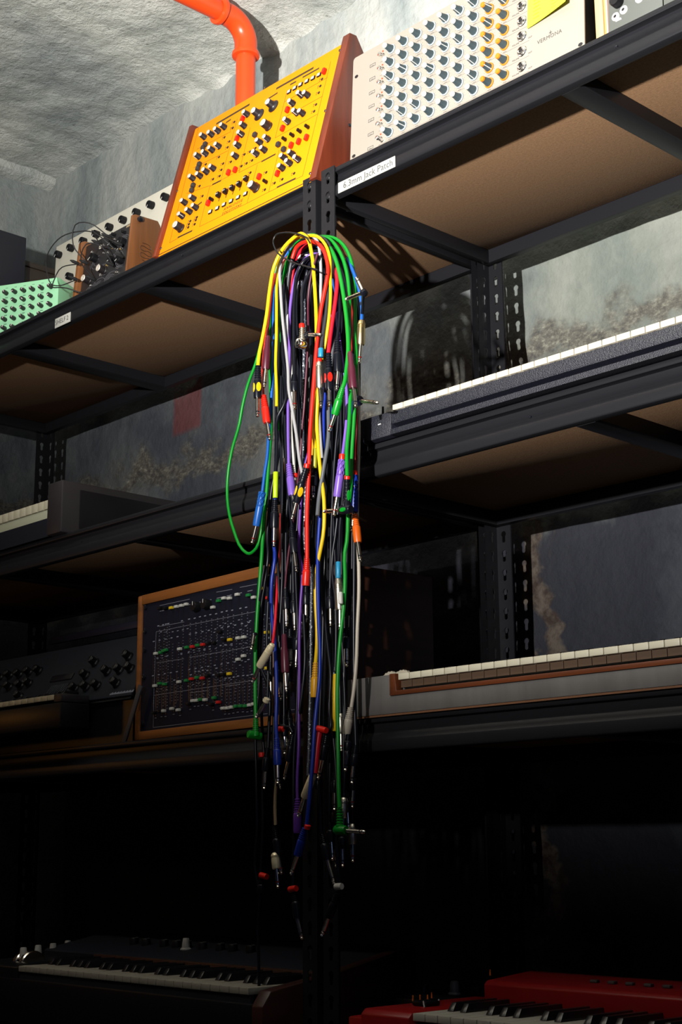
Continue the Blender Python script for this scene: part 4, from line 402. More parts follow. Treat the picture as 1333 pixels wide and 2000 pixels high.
    {'l': 'plain black cable hanging inside the bundle, partly hidden by the coloured ones', 'c': 'black', 'r': 0.0031, 'p': [[-0.0081, -0.0202, 1.0875], [-0.0077, -0.0202, 1.2126], [-0.0068, -0.0202, 1.2868], [-0.0096, -0.0202, 1.5125], [-0.0070, -0.0202, 1.5838], [0.0013, -0.0202, 1.6243], [0.0138, -0.0202, 1.6479], [0.0275, -0.0202, 1.6510], [0.0410, -0.0202, 1.6396], [0.0530, -0.0202, 1.6089], [0.0608, -0.0202, 1.5645], [0.0626, -0.0202, 1.4762], [0.0624, -0.0202, 1.1108], [0.0621, -0.0202, 0.8616], [0.0627, -0.0202, 0.7699]], 'g': 'plain black cables inside the hanging bundle', 'plugs': [['mold', 'black', [-0.0081, -0.0202, 1.0875], [-0.0136, -0.0202, 1.0553], [-0.0172, -0.0202, 1.0262]], ['mold', 'black', [0.0627, -0.0202, 0.7699], [0.0609, -0.0202, 0.7397], [0.0596, -0.0202, 0.7127]]], 'ties': [], 'tags': []},
    {'l': 'plain black cable hanging inside the bundle, partly hidden by the coloured ones', 'c': 'black', 'r': 0.0028, 'p': [[0.0225, -0.0439, 1.1080], [0.0293, -0.0439, 1.2305], [0.0248, -0.0439, 1.2907], [0.0210, -0.0439, 1.4989], [0.0235, -0.0439, 1.5690], [0.0312, -0.0439, 1.6108], [0.0427, -0.0439, 1.6342], [0.0553, -0.0439, 1.6375], [0.0677, -0.0439, 1.6265], [0.0787, -0.0439, 1.5966], [0.0859, -0.0439, 1.5513], [0.0877, -0.0439, 1.4643], [0.0795, -0.0439, 1.0915], [0.0763, -0.0439, 0.8331], [0.0739, -0.0439, 0.7430]], 'g': 'plain black cables inside the hanging bundle', 'plugs': [['mold', 'black', [0.0225, -0.0439, 1.1080], [0.0224, -0.0439, 1.0755], [0.0221, -0.0439, 1.0465]], ['mold', 'black', [0.0739, -0.0439, 0.7430], [0.0782, -0.0439, 0.7133], [0.0809, -0.0439, 0.6868]]], 'ties': [], 'tags': []},
    {'l': 'plain black cable hanging inside the bundle, partly hidden by the coloured ones', 'c': 'black', 'r': 0.0028, 'p': [[-0.0091, -0.0232, 1.1106], [-0.0084, -0.0232, 1.2361], [-0.0042, -0.0232, 1.2978], [-0.0010, -0.0232, 1.5096], [0.0016, -0.0232, 1.5806], [0.0089, -0.0232, 1.6145], [0.0198, -0.0232, 1.6384], [0.0319, -0.0232, 1.6420], [0.0438, -0.0232, 1.6311], [0.0543, -0.0232, 1.6010], [0.0612, -0.0232, 1.5636], [0.0631, -0.0232, 1.4754], [0.0435, -0.0232, 1.1414], [0.0288, -0.0232, 0.9178], [0.0247, -0.0232, 0.8243]], 'g': 'plain black cables inside the hanging bundle', 'plugs': [['mold', 'black', [-0.0091, -0.0232, 1.1106], [-0.0068, -0.0232, 1.0773], [-0.0054, -0.0232, 1.0477]], ['mold', 'black', [0.0247, -0.0232, 0.8243], [0.0289, -0.0232, 0.7933], [0.0317, -0.0232, 0.7657]]], 'ties': [], 'tags': []},
]
D['w_s'] = {'white': [[0.1304, 0.2319], [0.1468, 0.2317], [0.1617, 0.2321], [0.2447, 0.2159], [0.2771, 0.2277], [0.2937, 0.2255], [0.3164, 0.2288], [0.3630, 0.2175], [0.0661, 0.1537], [0.1436, 0.1537], [0.3200, 0.1535], [0.3363, 0.1532], [0.3361, 0.1214], [0.3206, 0.1170], [0.0655, 0.0948], [0.1431, 0.0949], [0.0964, 0.0471], [0.1224, 0.0491], [0.1428, 0.0453], [0.1882, 0.0580], [0.1990, 0.0576], [0.2252, 0.0566], [0.2792, 0.0379], [0.2906, 0.0374], [0.3030, 0.0378], [0.3545, 0.0375], [0.3653, 0.0384], [0.3903, 0.0426]], 'green': [[0.2613, 0.2253], [0.3482, 0.2233], [0.0820, 0.1537], [0.0918, 0.1557], [0.0990, 0.1566], [0.1658, 0.1542], [0.1995, 0.1542], [0.0813, 0.0976], [0.0975, 0.0950], [0.1669, 0.0953], [0.1991, 0.0974], [0.2109, 0.0582], [0.2520, 0.0578], [0.3153, 0.0384], [0.3300, 0.0379], [0.3425, 0.0369]], 'red': [[0.1833, 0.1534], [0.2155, 0.1536], [0.4022, 0.2116], [0.1822, 0.0967], [0.2151, 0.0950], [0.2649, 0.0492]], 'yellow': [[0.1140, 0.2319], [0.2959, 0.1533], [0.3999, 0.1539], [0.3873, 0.2291], [0.2955, 0.0950], [0.4022, 0.0944]], 'black': [[0.0757, 0.2361], [0.0930, 0.2339], [0.2313, 0.1539], [0.2489, 0.1531], [0.2660, 0.1705], [0.2798, 0.1554], [0.0641, 0.0465], [0.0833, 0.0474], [0.2308, 0.0979], [0.2638, 0.0959], [0.1743, 0.0538], [0.2437, 0.0473], [0.2772, 0.0958]]}
D['w_k'] = [[0.1949, 0.2234], [0.2270, 0.2234]]
D['w_line'] = [[[0.0595, 0.1949], [0.3635, 0.1939]], [[0.0595, 0.1949], [0.0566, 0.0787]], [[0.0566, 0.0787], [0.3971, 0.0784]], [[0.0566, 0.0787], [0.0569, 0.0204]], [[0.0569, 0.0204], [0.3977, 0.0205]], [[0.1679, 0.1363], [0.3496, 0.1357]], [[0.0628, 0.1372], [0.1515, 0.1358]], [[0.0693, 0.2422], [0.1667, 0.2413]], [[0.2490, 0.2426], [0.2955, 0.2412]], [[0.3183, 0.2414], [0.3666, 0.2403]], [[0.0687, 0.2035], [0.1502, 0.2021]], [[0.1759, 0.0734], [0.2277, 0.0729]], [[0.2778, 0.0759], [0.3210, 0.0750]], [[0.4359, 0.0219], [0.4733, 0.0218]]]
D['mint0'] = [-0.9390, 0.0800, 1.8185]
D['mint_h'] = 0.1275
D['mint_s0'] = 0.0181
D['mint_col'] = 0.0227
D['mint_row'] = 0.0209
D['mint_t0'] = 0.1062
D['s4x0'] = -0.7310
D['s4k'] = [[-0.8190, -0.0120], [-0.8590, 0.0450], [-0.8880, 0.0970], [-0.9450, 0.1680]]
D['s4d'] = [[-0.7020, 0.1600, 0.5270], [-0.6630, 0.1600, 0.5270], [-0.6060, 0.1600, 0.5270], [-0.5670, 0.1600, 0.5270], [-0.5350, 0.1600, 0.5270], [-0.4890, 0.1600, 0.5270], [-0.4370, 0.1600, 0.5270], [-0.4010, 0.1600, 0.5270], [-0.3510, 0.1600, 0.5270]]
D['s4w'] = [-0.5250, 0.1500, 0.5255]
D['s4lev'] = [[0.1210, 0.0800, 0.4836, 0.0080, 'o'], [0.1260, 0.0900, 0.4836, 0.0080, 'o'], [0.1920, 0.0300, 0.4836, 0.0080, 'w'], [0.1320, 0.1000, 0.4836, 0.0080, 'o'], [0.1120, 0.1300, 0.4836, 0.0080, 'o'], [0.1920, 0.0600, 0.4836, 0.0080, 'w'], [0.2040, 0.1600, 0.5195, 0.0080, 'o']]
D['hookx'] = 0.0055
D['hookz'] = 1.6220
rnd = random.Random(3)

# ------------------------------------------------------------------ room
WY = .53; CZ = 2.605; LX = -1.73
def rough_grid(name, nu, nv, fn, m):
    vs = [fn(i/(nu-1), j/(nv-1)) for j in range(nv) for i in range(nu)]
    fs = [(j*nu+i, j*nu+i+1, (j+1)*nu+i+1, (j+1)*nu+i) for j in range(nv-1) for i in range(nu-1)]
    me = bpy.data.meshes.new(name); me.from_pydata(vs, [], fs); me.polygons.foreach_set('use_smooth', [True]*len(fs)); me.materials.append(m); me.update()
    return me
def nz(x, y, z): return noise.noise(Vector((x, y, z)))
def wall_pt(u, v):
    x = LX-.02+u*4.3; z = v*2.66
    d = .012*nz(x*1.3, 3, z*1.6)+.006*nz(x*6, 7, z*5)+.003*nz(x*24, 1, z*24)
    d += .010*math.exp(-((z-1.62)/.03)**2)*(.6+1.2*nz(x*14, 0, z*14))
    return (x, WY-.004+d, z)
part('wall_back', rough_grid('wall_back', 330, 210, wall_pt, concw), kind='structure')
def ceil_pt(u, v):
    x = LX-.05+u*4.3; y = WY+.03-v*3.4
    d = .010*nz(x*1.5, y*1.5, 2)+.007*nz(x*7, y*7, 4)+.0045*nz(x*22, y*22, 4)
    e = math.exp(-((WY-y)/.035)); d -= .018*e*(.5+1.4*abs(nz(x*9, 4, 1)))
    return (x, y, CZ+d)
part('ceiling', rough_grid('ceiling', 300, 240, ceil_pt, concc), kind='structure')
def left_pt(u, v):
    y = WY+.03-u*3.4; z = v*2.66
    return (LX+.012*nz(9, y*1.4, z*1.4)+.004*nz(4, y*9, z*9), y, z)
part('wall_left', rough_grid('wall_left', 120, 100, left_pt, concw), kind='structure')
part('trim_1', MB().prism([(LX-.03, CZ+.02), (LX+.045, CZ+.02), (LX+.03, CZ-.022), (LX+.005, CZ-.034), (LX-.03, CZ-.034)], 'y', -2.8, WY).mesh('trim', concc), kind='structure')
part('floor', box('floor', LX-.1, 2.6, -2.85, WY+.1, -.1, 0, mat('floor_screed', (.05, .05, .055), .7, var=.2, vscale=6)), kind='structure')

# ------------------------------------------------------------------ boltless racks
LV = [1.774, 1.270, .845, .345]      # underside of the beam on each level
TOPZ = 1.829
def keyhole(n=16):
    pts = []
    R0, hw = .0056, .0036
    a0 = math.asin(hw/R0)
    m = n-6
    for i in range(m):
        a = -pi/2+a0+(2*pi-2*a0)*i/(m-1); pts.append((R0*cos(a), .004+R0*sin(a)))
    pts += [(-hw, -.004), (-hw, -.0095), (-hw*.5, -.0115), (hw*.5, -.0115), (hw, -.0095), (hw, -.004)]
    return pts
def post_mesh(ztop, sx, sy, full=True):
    """L-shaped slotted angle; corner at origin, flanges run to +sx*x and +sy*y"""
    mb = MB(); P = .035; w = .033; th = .0018; kh = keyhole()
    n = len(kh)
    def cell(fl, zc):
        # fl 0: flange in xz plane, 1: flange in yz plane
        cx = w/2+.001
        outer = []
        for (a, b) in kh:
            dx, dz = a, b+.002
            k = min((w/2)/max(abs(dx), 1e-6), (P/2)/max(abs(dz), 1e-6)); outer.append([dx*k, dz*k])
        # snap nearest outer points to the four corners
        for cxn, czn in ((w/2, P/2), (-w/2, P/2), (-w/2, -P/2), (w/2, -P/2)):
            j = min(range(n), key=lambda i: (outer[i][0]-cxn)**2+(outer[i][1]-czn)**2); outer[j] = [cxn, czn]
        def pos(a, z, t):
            return (sx*(cx+a), sy*t, zc+z) if fl == 0 else (sx*t, sy*(cx+a), zc+z)
        vs = [pos(a, b, t) for t in (0, th) for (a, b) in kh]+[pos(a, b, t) for t in (0, th) for (a, b) in outer]
        fs = []
        for i in range(n):
            j = (i+1) % n
            fs += [(2*n+i, 2*n+j, j, i), (3*n+i, n+i, n+j, 3*n+j), (i, j, n+j, n+i)]
        mb.add(vs, fs)
    k = 0; zc = ztop-.0175
    while zc > .02:
        cell(0, zc); cell(1, zc); zc -= P; k += 1
    return mb
def rack(name, x0, x1, label, sups, yb=.43):
    t = thing(name, ((x0+x1)/2, yb/2, 0), label, 'shelving')
    for (x, y, sx, sy, lab) in ((x0, 0, 1, 1, None), (x1, 0, -1, 1, None), (x0, yb, 1, -1, None), (x1, yb, -1, -1, None)):
        key = ('post', sx, sy)
        if key not in MATS: 
            mb = post_mesh(TOPZ, sx, sy); MATS[key] = mb.mesh('post', steel, smooth=False)
        part('post', MATS[key], t, T(x, y, 0))
        if y == 0:
            for z in (1.8115, 1.7765): 
                part('rivet', lathe_cached('rivet_plate', [(.0001, 0), (.0052, 0), (.0052, .003), (.004, .0042), (.0001, .0045)], steel), t, T(x+sx*.0175, y+.0035, z+.001) @ R(pi/2, 'X'))
    for z in LV:
        def beam(depth, front):
            s = 1 if front else -1
            pr = [(.0030, .001), (.0024, .003), (.0024, .0165), (.0032, .0185), (.0065, .0225), (.0105, .028), (.0125, .035), (.0125, .0425), (.0085, .0438), (.0032, .0440), (.0026, .0452), (.0026, .0512), (.0032, .0520), (.0180, .0520), (.0180, .0005), (.0038, .0004)]
            return [(depth+s*y, zz+z) for y, zz in pr]
        part('front_beam', MB().prism(beam(0, True), 'x', x0+.0025, x1-.0025).mesh('front_beam', steel), t)
        part('rear_beam', MB().prism(beam(yb, False), 'x', x0+.0025, x1-.0025).mesh('rear_beam', steel), t)
        for xs in (x0+.003, x1-.003-.014):
            part('side_beam', MB().prism([(xs, z), (xs+.014, z), (xs+.014, z+.0255), (xs, z+.0255)], 'y', .0185, yb-.0185).mesh('side_beam', steel, .001), t)
        for xs in sups:
            part('cross_support', MB().prism([(xs-.02, z+.003), (xs-.016, z), (xs+.016, z), (xs+.02, z+.003), (xs+.02, z+.0255), (xs-.02, z+.0255)], 'y', .0185, yb-.0185).mesh('cross_support', steel), t)
        part('shelf_board', box('shelf_board', x0+.004, x1-.004, .0185, yb-.0185, z+.026, z+.0435, board, .0006), t)
    return t
def lathe_cached(key, prof, m, n=12, rib=0):
    if key not in MATS: MATS[key] = lathe(key, prof, m, n, rib)
    return MATS[key]
rackr = rack('shelf_rack', .0115, 1.55, 'black slotted-angle metal rack on the right, with a white jack patch label', (.53, 1.03))
rackl = rack('shelf_rack', -1.53, -.0005, 'black slotted-angle metal rack on the left, with a small numbered label', (-.515, -1.01))
# bolts joining the two racks
boltm = [(.0001, 0), (.0045, 0), (.0045, .003), (.003, .0035), (.003, .005), (.0001, .0052)]
for z in (1.797, 1.762):
    for (x, sgn) in ((.0134, 1), (-.0024, -1)):
        part('bolt', lathe_cached('bolt', boltm, rivetm, 6), rackr if sgn > 0 else rackl, T(x, .0125, z) @ R(sgn*pi/2, 'Y'))
for x, z in ((.62, 1.795), (-.39, 1.797), (.44, 1.291), (.90, 1.295), (-.70, 1.29)):
    part('stud', lathe_cached('stud', [(.0001, 0), (.0022, 0), (.0018, .0015), (.0001, .002)], rivetm, 8), rackr if x > 0 else rackl, T(x, .0095, z+.008) @ R(pi/2, 'X'))
# label tapes
lt = part('label_tape', box('label_tape', .0535, .188, .0006, .0022, 1.7742, 1.7932, labelm, .0003), rackr, label='long white label tape reading 6.3mm Jack Patch')
part('lettering', text_mesh('6.3mm Jack Patch', .0165, labelink), lt, T(.066, .00045, 1.7835) @ R(pi/2, 'X'))
lt = part('label_tape', box('label_tape', -.8185, -.7605, .0006, .0022, 1.7725, 1.7935, labelm, .0003), rackl, label='short white label tape reading SHELF 2')
part('lettering', text_mesh('SHELF 2', .0145, labelink), lt, T(-.8165, .00045, 1.783) @ R(pi/2, 'X'))

# ------------------------------------------------------------------ pipe
pp = thing('pipe', (-.636, .352, 1.83), 'orange-red painted pipe with elbow running up behind the amber synthesizer to the ceiling', 'pipe')
PX, PY, PR, PZ = -.637, .362, .0225, 2.553
part('vertical_pipe', lathe('vertical_pipe', [(PR, 1.83), (PR, 2.505)], pipem, 32), pp, T(PX, PY, 0))
pts = [(PX, PY-.055+.055*cos(a), PZ-.055+.055*sin(a)) for a in [i*pi/2/12 for i in range(13)]]
pts = [(PX, PY, PZ-.075)]+pts+[(PX, PY-.075, PZ)]
part('elbow', MB().tube(pts, .0262, 32).mesh('elbow', pipem), pp)
part('collar', lathe('collar', [(.0265, -.006), (.031, -.005), (.032, 0), (.031, .005), (.0265, .006)], pipem, 32), pp, T(PX, PY, PZ-.080))
part('collar', bpy.data.meshes['collar'], pp, T(PX, PY-.077, PZ) @ R(pi/2, 'X'))
part('horizontal_pipe', lathe('horizontal_pipe', [(PR, 0), (PR, 2.6)], pipem, 32), pp, T(PX, PY-.07, PZ) @ R(pi/2, 'X'))

# ------------------------------------------------------------------ knob meshes (local z points out of the panel)
def K(key, fn):
    if key not in MATS: MATS[key] = fn()
    return MATS[key]
def put_knob(root, F, s, t, kind, ang=0, name='knob'):
    M = F @ T(s, t, 0) @ R(ang)
    if kind == 'moog':
        k = part(name, K('kmoog', lambda: lathe('knob', [(.0062, 0), (.0062, .0012), (.0056, .0020), (.0052, .012), (.0050, .0124)], knobblk, 20)), root, M)
        part('silver_cap', K('kmoogc', lambda: MB().lathe([(.0049, .0122), (.0044, .0135), (.0026, .0138), (.0010, .0132)], 16).mesh('silver_cap', capm)), k, M)
        part('pointer', K('kmoogp', lambda: box('pointer', -.0005, .0005, .0044, .0059, .0030, .0122, whitep)), k, M)
    elif kind == 'big':
        k = part(name, K('kbig', lambda: lathe('knob', [(.0096, 0), (.0096, .002), (.0086, .003), (.0080, .0155), (.0077, .016)], knobblk, 24)), root, M)
        part('silver_cap', K('kbigc', lambda: MB().lathe([(.0075, .0158), (.0068, .0172), (.0034, .0176), (.0016, .0168)], 20).mesh('silver_cap', capm)), k, M)
    elif kind == 'skirt':
        k = part(name, K('kskirt', lambda: lathe('knob', [(.0132, 0), (.0130, .0014), (.0092, .0035), (.0076, .006), (.0070, .0155), (.0066, .016)], knobblk, 24)), root, M)
        part('silver_cap', K('kskirtc', lambda: MB().lathe([(.0066, .0158), (.0060, .0172), (.0030, .0176), (.0013, .0168)], 20).mesh('silver_cap', capm)), k, M)
    elif kind in ('slate', 'orange'):
        rm = knobring if kind == 'slate' else orangering
        k = part(name, K('kslate', lambda: lathe('knob', [(.0072, .0018), (.0062, .005), (.0052, .010), (.0044, .0158)], slate, 22, rib=.07)), root, M)
        part('skirt', K('kskirtring'+kind, lambda: lathe('skirt', [(.0080, 0), (.0087, .0008), (.0085, .0018), (.0070, .0024)], rm, 24)), k, M)
        part('knob_cap', K('kcap'+kind, lambda: lathe('knob_cap', [(.0045, .0154), (.0044, .0172), (.0038, .0181), (.0001, .0184)], whitep if kind == 'slate' else rm, 20)), k, M)
        part('pointer', K('kptr', lambda: MB().add([(-.0006, .0075, .002), (.0006, .0075, .002), (.0006, .0047, .0170), (-.0006, .0047, .0170), (-.0006, .0062, .002), (.0006, .0062, .002), (.0006, .0038, .0172), (-.0006, .0038, .0172)],
             [(0, 1, 2, 3), (7, 6, 5, 4), (0, 4, 5, 1), (1, 5, 6, 2), (2, 6, 7, 3), (3, 7, 4, 0)]).mesh('pointer', whitep)), k, M)
    elif kind == 'mint':
        k = part(name, K('kmint', lambda: lathe('knob', [(.0052, 0), (.0050, .004), (.0046, .0125), (.0040, .0130)], knobblk, 16, rib=.05)), root, M)
        part('pointer', K('kmintp', lambda: MB().box(-.0009, .0009, -.0002, .0050, .0128, .0134).mesh('pointer', whitep)), k, M)
    elif kind == 'dark':
        k = part(name, K('kdark', lambda: lathe('knob', [(.0105, 0), (.0100, .003), (.0082, .005), (.0078, .015), (.0068, .016)], blackp, 20, rib=.04)), root, M)
        part('shiny_top', K('kdarkc', lambda: lathe('shiny_top', [(.0066, .0158), (.0064, .0166), (.0001, .0172)], mat('dark_metal_cap', (.25, .24, .24), .25, 1.), 20)), k, M)
    elif kind == 'white':
        k = part(name, K('kwhite', lambda: lathe('knob', [(.0105, 0), (.0108, .0012), (.0100, .003), (.0078, .0045), (.0062, .020), (.0052, .0212)], mat('grey_white_knob', (.42, .41, .40), .5), 20, rib=.06)), root, M)
    elif kind == 'plain':
        k = part(name, K('kplain', lambda: lathe('knob', [(.0090, 0), (.0088, .012), (.0080, .0135)], blackp, 18)), root, M)
        part('pointer', K('kplainp', lambda: MB().box(-.0006, .0006, .002, .0088, .0134, .0139).mesh('pointer', whitep)), k, M)
    elif kind == 'tiny':
        k = part(name, K('ktiny', lambda: lathe('knob', [(.0036, 0), (.0034, .008), (.0026, .0095)], blackp, 12)), root, M)
    return k
def socket(root, F, s, t, big=False, name='jack_socket'):
    M = F @ T(s, t, 0)
    if big:
        k = part(name, K('sockb', lambda: MB().lathe([(.0088, 0), (.0090, .0012), (.0082, .0024), (.0066, .0026), (.0064, .0044), (.0050, .0050), (.0036, .0044)], 20).mesh('jack_socket', chrome)), root, M)
        part('socket_hole', K('sockbh', lambda: lathe('socket_hole', [(.0036, .0040), (.0034, .0046), (.0001, .0047)], ebony, 14)), k, M)
    else:
        k = part(name, K('socks', lambda: lathe('jack_socket', [(.0030, 0), (.0029, .0008), (.0018, .0010)], ebony, 12)), root, M)
    return k
def screw(root, F, s, t, r=.0028):
    k = part('screw', K('screw', lambda: MB().lathe([(.0030, 0), (.0030, .0008), (.0022, .0016), (.0012, .0017), (.0010, .0008)], 10).mesh('screw', mat('dark_screw', (.16, .14, .13), .35, 1.))), root, F @ T(s, t, 0))
    return k
def bar(mb, F, a, b, w, h=.0003, z=0):
    a = Vector((a[0], a[1], z)); b = Vector((b[0], b[1], z)); d = b-a; l = d.length
    if l < 1e-5: return
    M = F @ T(*a) @ R(math.atan2(d.y, d.x)); mb.box(0, l, -w/2, w/2, 0, h, M)

# ------------------------------------------------------------------ amber synthesizer on the top shelf
F = frameM((-.456, .004, 1.829), (1, 0, 0), (0, .268, .9634))
sy = thing('synthesizer', (-.24, .12, 1.818), 'amber yellow desktop synthesizer with mahogany cheeks and red switch caps on the top shelf', 'synthesizer')
part('front_panel', box('front_panel', 0, .443, -.0085, .302, -.003, 0, orange, .0006), sy, F)
part('case', MB().prism([(.012, 1.822), (.20, 1.822), (.20, 1.98), (.115, 2.115), (.092, 2.115)], 'x', -.4555, -.0135).mesh('case', blackp), sy)
ck = [(-.006, 1.8195), (.205, 1.8195), (.205, 1.90), (.122, 2.085), (.094, 2.128), (.077, 2.127)]
for x in (-.4665, -.0127):
    part('wooden_cheek', MB().prism(ck, 'x', x, x+.0105+(.0075 if x > -.1 else 0)).mesh('wooden_cheek', mahog, .0012), sy)
for (y, z) in ((.055, 1.86), (.075, 1.945), (.095, 2.03)):
    part('screw', K('sidescrew', lambda: lathe('screw', [(.0035, 0), (.003, .0012), (.0001, .0014)], rivetm, 10)), sy, T(.0053, y, z) @ R(pi/2, 'Y'))
for i, (s, t) in enumerate(D['o_small']): put_knob(sy, F, s, t, 'moog', {11: 2.0}.get(i, rnd.uniform(1.2, 4.2) if i % 3 else 1.3))
for s, t in D['o_big']: put_knob(sy, F, s, t, 'big')
for s, t in D['o_skirt']: put_knob(sy, F, s, t, 'skirt')
redm = MB().box(-.0034, .0034, -.0062, .0062, 0, .008).mesh('switch_cap', redcap, .0022)
blkm = MB().box(-.0044, .0044, -.0050, .0050, 0, .008).mesh('switch_cap', mat('soft_black_cap', (.03, .03, .032), .55), .0022)
for s, t in D['o_red']: part('switch_cap', redm, sy, F @ T(s, t, 0) @ R(-.1), label='red switch cap')
for s, t in D['o_cap']: part('switch_cap', blkm, sy, F @ T(s, t, 0))
for s, t in D['o_btn']:
    b = part('push_button', K('obtn', lambda: box('push_button', -.0052, .0052, -.0042, .0042, 0, .0022, blackp, .0006)), sy, F @ T(s, t, 0))
    part('button_top', K('obtnt', lambda: box('button_top', -.0036, .0036, -.0028, .0028, .0022, .0034, whitep, .0004)), b, F @ T(s, t, 0))
for i, (s, t) in enumerate(D['o_slid']):
    part('slider_slot', K('oslot', lambda: box('slider_slot', -.0009, .0009, -.012, .012, 0, .0004, ebony)), sy, F @ T(s, t, 0))
    k = part('slider', K('oslid', lambda: box('slider', -.0036, .0036, -.0050, .0050, .0004, .009, blackp, .001)), sy, F @ T(s, t, 0))
    part('slider_mark', K('oslm', lambda: box('slider_mark', -.0034, .0034, -.0006, .0006, .009, .0094, whitep)), k, F @ T(s, t, 0))
for s, t in D['o_sw']:
    part('toggle_switch', K('osw', lambda: box('toggle_switch', -.0022, .0022, -.0028, .0028, 0, .0105, blackp, .0008)), sy, F @ T(s, t, 0))
for s, t in D['o_hole']: socket(sy, F, s, t)
for s, t in D['o_screw']: screw(sy, F, s, t)
mb = MB()
for a, b in D['o_line']: bar(mb, F, a, b, .0006)
for (s, t) in D['o_hole']:
    bar(mb, F, (s-.008, t+.003), (s-.005, t+.003), .0018); bar(mb, F, (s-.0075, t-.002), (s-.0055, t-.0005), .0015)
for (s, t) in D['o_small']:
    for k in range(7):
        a = -.7+k*(pi+1.4)/6; bar(mb, F, (s+.0094*cos(a), t-.0008+.0094*sin(a)), (s+.0099*cos(a), t-.0008+.0099*sin(a)), .0009)
part('panel_lines', mb.mesh('panel_lines', inko, smooth=False), sy, label='fine brown outline printing')
for i, (a, b) in enumerate(D['o_tag']):
    mb = MB(); bar(mb, F, a, b, .0050 if i < 2 else .0036)
    part('title_bar', mb.mesh('title_bar', mat('tag_black', (.05, .035, .01), .5), smooth=False), sy)
for i, s_ in enumerate(('ANALOGUE', 'SOLUTIONS')):
    s, t = D['o_text'][i]; part('lettering', text_mesh(s_, .0088, inko, .00015, space=1.25, shear=.25), sy, F @ T(s, t, .0003))

# ------------------------------------------------------------------ pale grey filter/mixer panel (rack unit)
F = frameM((.082, .004, 1.834), (1, 0, 0), (0, .05, .9987))
mx = thing('mixer_unit', (.325, .08, 1.818), 'pale grey rack unit full of slate knobs, two columns ringed orange, on the top shelf', 'synthesizer')
def rrect(x0, x1, y0, y1, r, n=5):
    P = []
    for cx, cy, a0 in ((x1-r, y1-r, 0), (x0+r, y1-r, pi/2), (x0+r, y0+r, pi), (x1-r, y0+r, 3*pi/2)):
        P += [(cx+r*cos(a0+i*pi/2/n), cy+r*sin(a0+i*pi/2/n)) for i in range(n+1)]
    return P
part('front_panel', MB().prism(rrect(-.0015, .4875, -.0145, .1835, .006), 'z', -.002, 0).mesh('front_panel', panelgrey), mx, F)
part('case', box('case', .095, .560, .020, .16, 1.8185, 2.01, mat('case_grey', (.10, .10, .10), .6), .001), mx)
cols = [.0915+.0307*i for i in range(9)]; rows = [.1607-.0257*i for i in range(7)]
for r_, t in enumerate(rows):
    for c_, s in enumerate(cols):
        if c_ >= 7: s += .0003
        put_knob(mx, F, s, t, 'orange' if c_ >= 7 else 'slate', rnd.choice([.2, .5, .9, -.4, 2.4, 2.8, 3.4, 1.6, 4.2]) + (0 if c_ < 7 else 1.2))
    socket(mx, F, .3715, t, True)
    M = F @ T(.0745, t-.007, 0)
    part('push_button', K('mxb', lambda: lathe('push_button', [(.0042, 0), (.0040, .001), (.0030, .0015), (.0030, .010), (.0040, .0105), (.0038, .013), (.0001, .0135)], chrome, 16)), mx, M)
    part('indicator', K('mxl', lambda: lathe('indicator', [(.0016, 0), (.0014, .0010), (.0001, .0015)], mat('red_lens', (.9, .10, .04), .3), 10)), mx, F @ T(.0708, t+.0055, 0))
for (s, t) in ((.0076, .1456), (.007, -.0036), (.480, -.0045), (.480, .146)):
    part('mounting_slot', K('mslot', lambda: MB().prism([(.0042*cos(a)*1.0, .0030*sin(a)) for a in [i*pi/6 for i in range(12)]], 'z', -.0001, .0003).mesh('mounting_slot', ebony)), mx, F @ T(s, t, 0))
mb = MB()
for t in rows:
    bar(mb, F, (.065, t-.0128), (.385, t-.0128), .0003, .0002)
    for (x0, x1, y0, y1) in ((.040, .0535, .0095-.0048, .0095-.0040), (.040, .0535, .0095-.0095, .0095-.0087), (.040, .0408, 0, .0055), (.0527, .0535, 0, .0055)):
        mb.box(x0, x1, t-.013+y0, t-.013+y1, 0, .0002, F)
    mb.box(.0435, .0495, t-.0115, t-.0108, 0, .0002, F)
    for s in cols:
        for k in range(11):
            a = radians(-55+k*29); x = s+.0112*cos(a); y = t+.0112*sin(a)
            mb.box(x-.0003, x+.0003, y-.0003, y+.0003, 0, .0002, F)
        mb.box(s-.0035, s+.0035, t-.0118, t-.0112, 0, .0002, F)
part('panel_print', mb.mesh('panel_print', inkl, smooth=False), mx, label='fine grey scale printing')
for t in rows:
    part('lettering', K('voltxt', lambda: text_mesh('VOLUME', .0036, inkl)), mx, F @ T(.3515, t-.0085, .0002))
    part('lettering', K('outtxt', lambda: text_mesh('OUT', .0036, inkl)), mx, F @ T(.383, t-.0085, .0002))
part('lettering', text_mesh('VERMONA', .0092, inkl, .0002, shear=0, space=1.1), mx, F @ T(.4003, .0335, .0002))
part('star_mark', MB().prism([((.0035 if i % 2 == 0 else .0012)*cos(pi/2+i*pi/4), (.0045 if i % 2 == 0 else .0012)*sin(pi/2+i*pi/4)) for i in range(8)], 'z', 0, .0002).mesh('star_mark', inkl), mx, F @ T(.4255, .0400, 0))
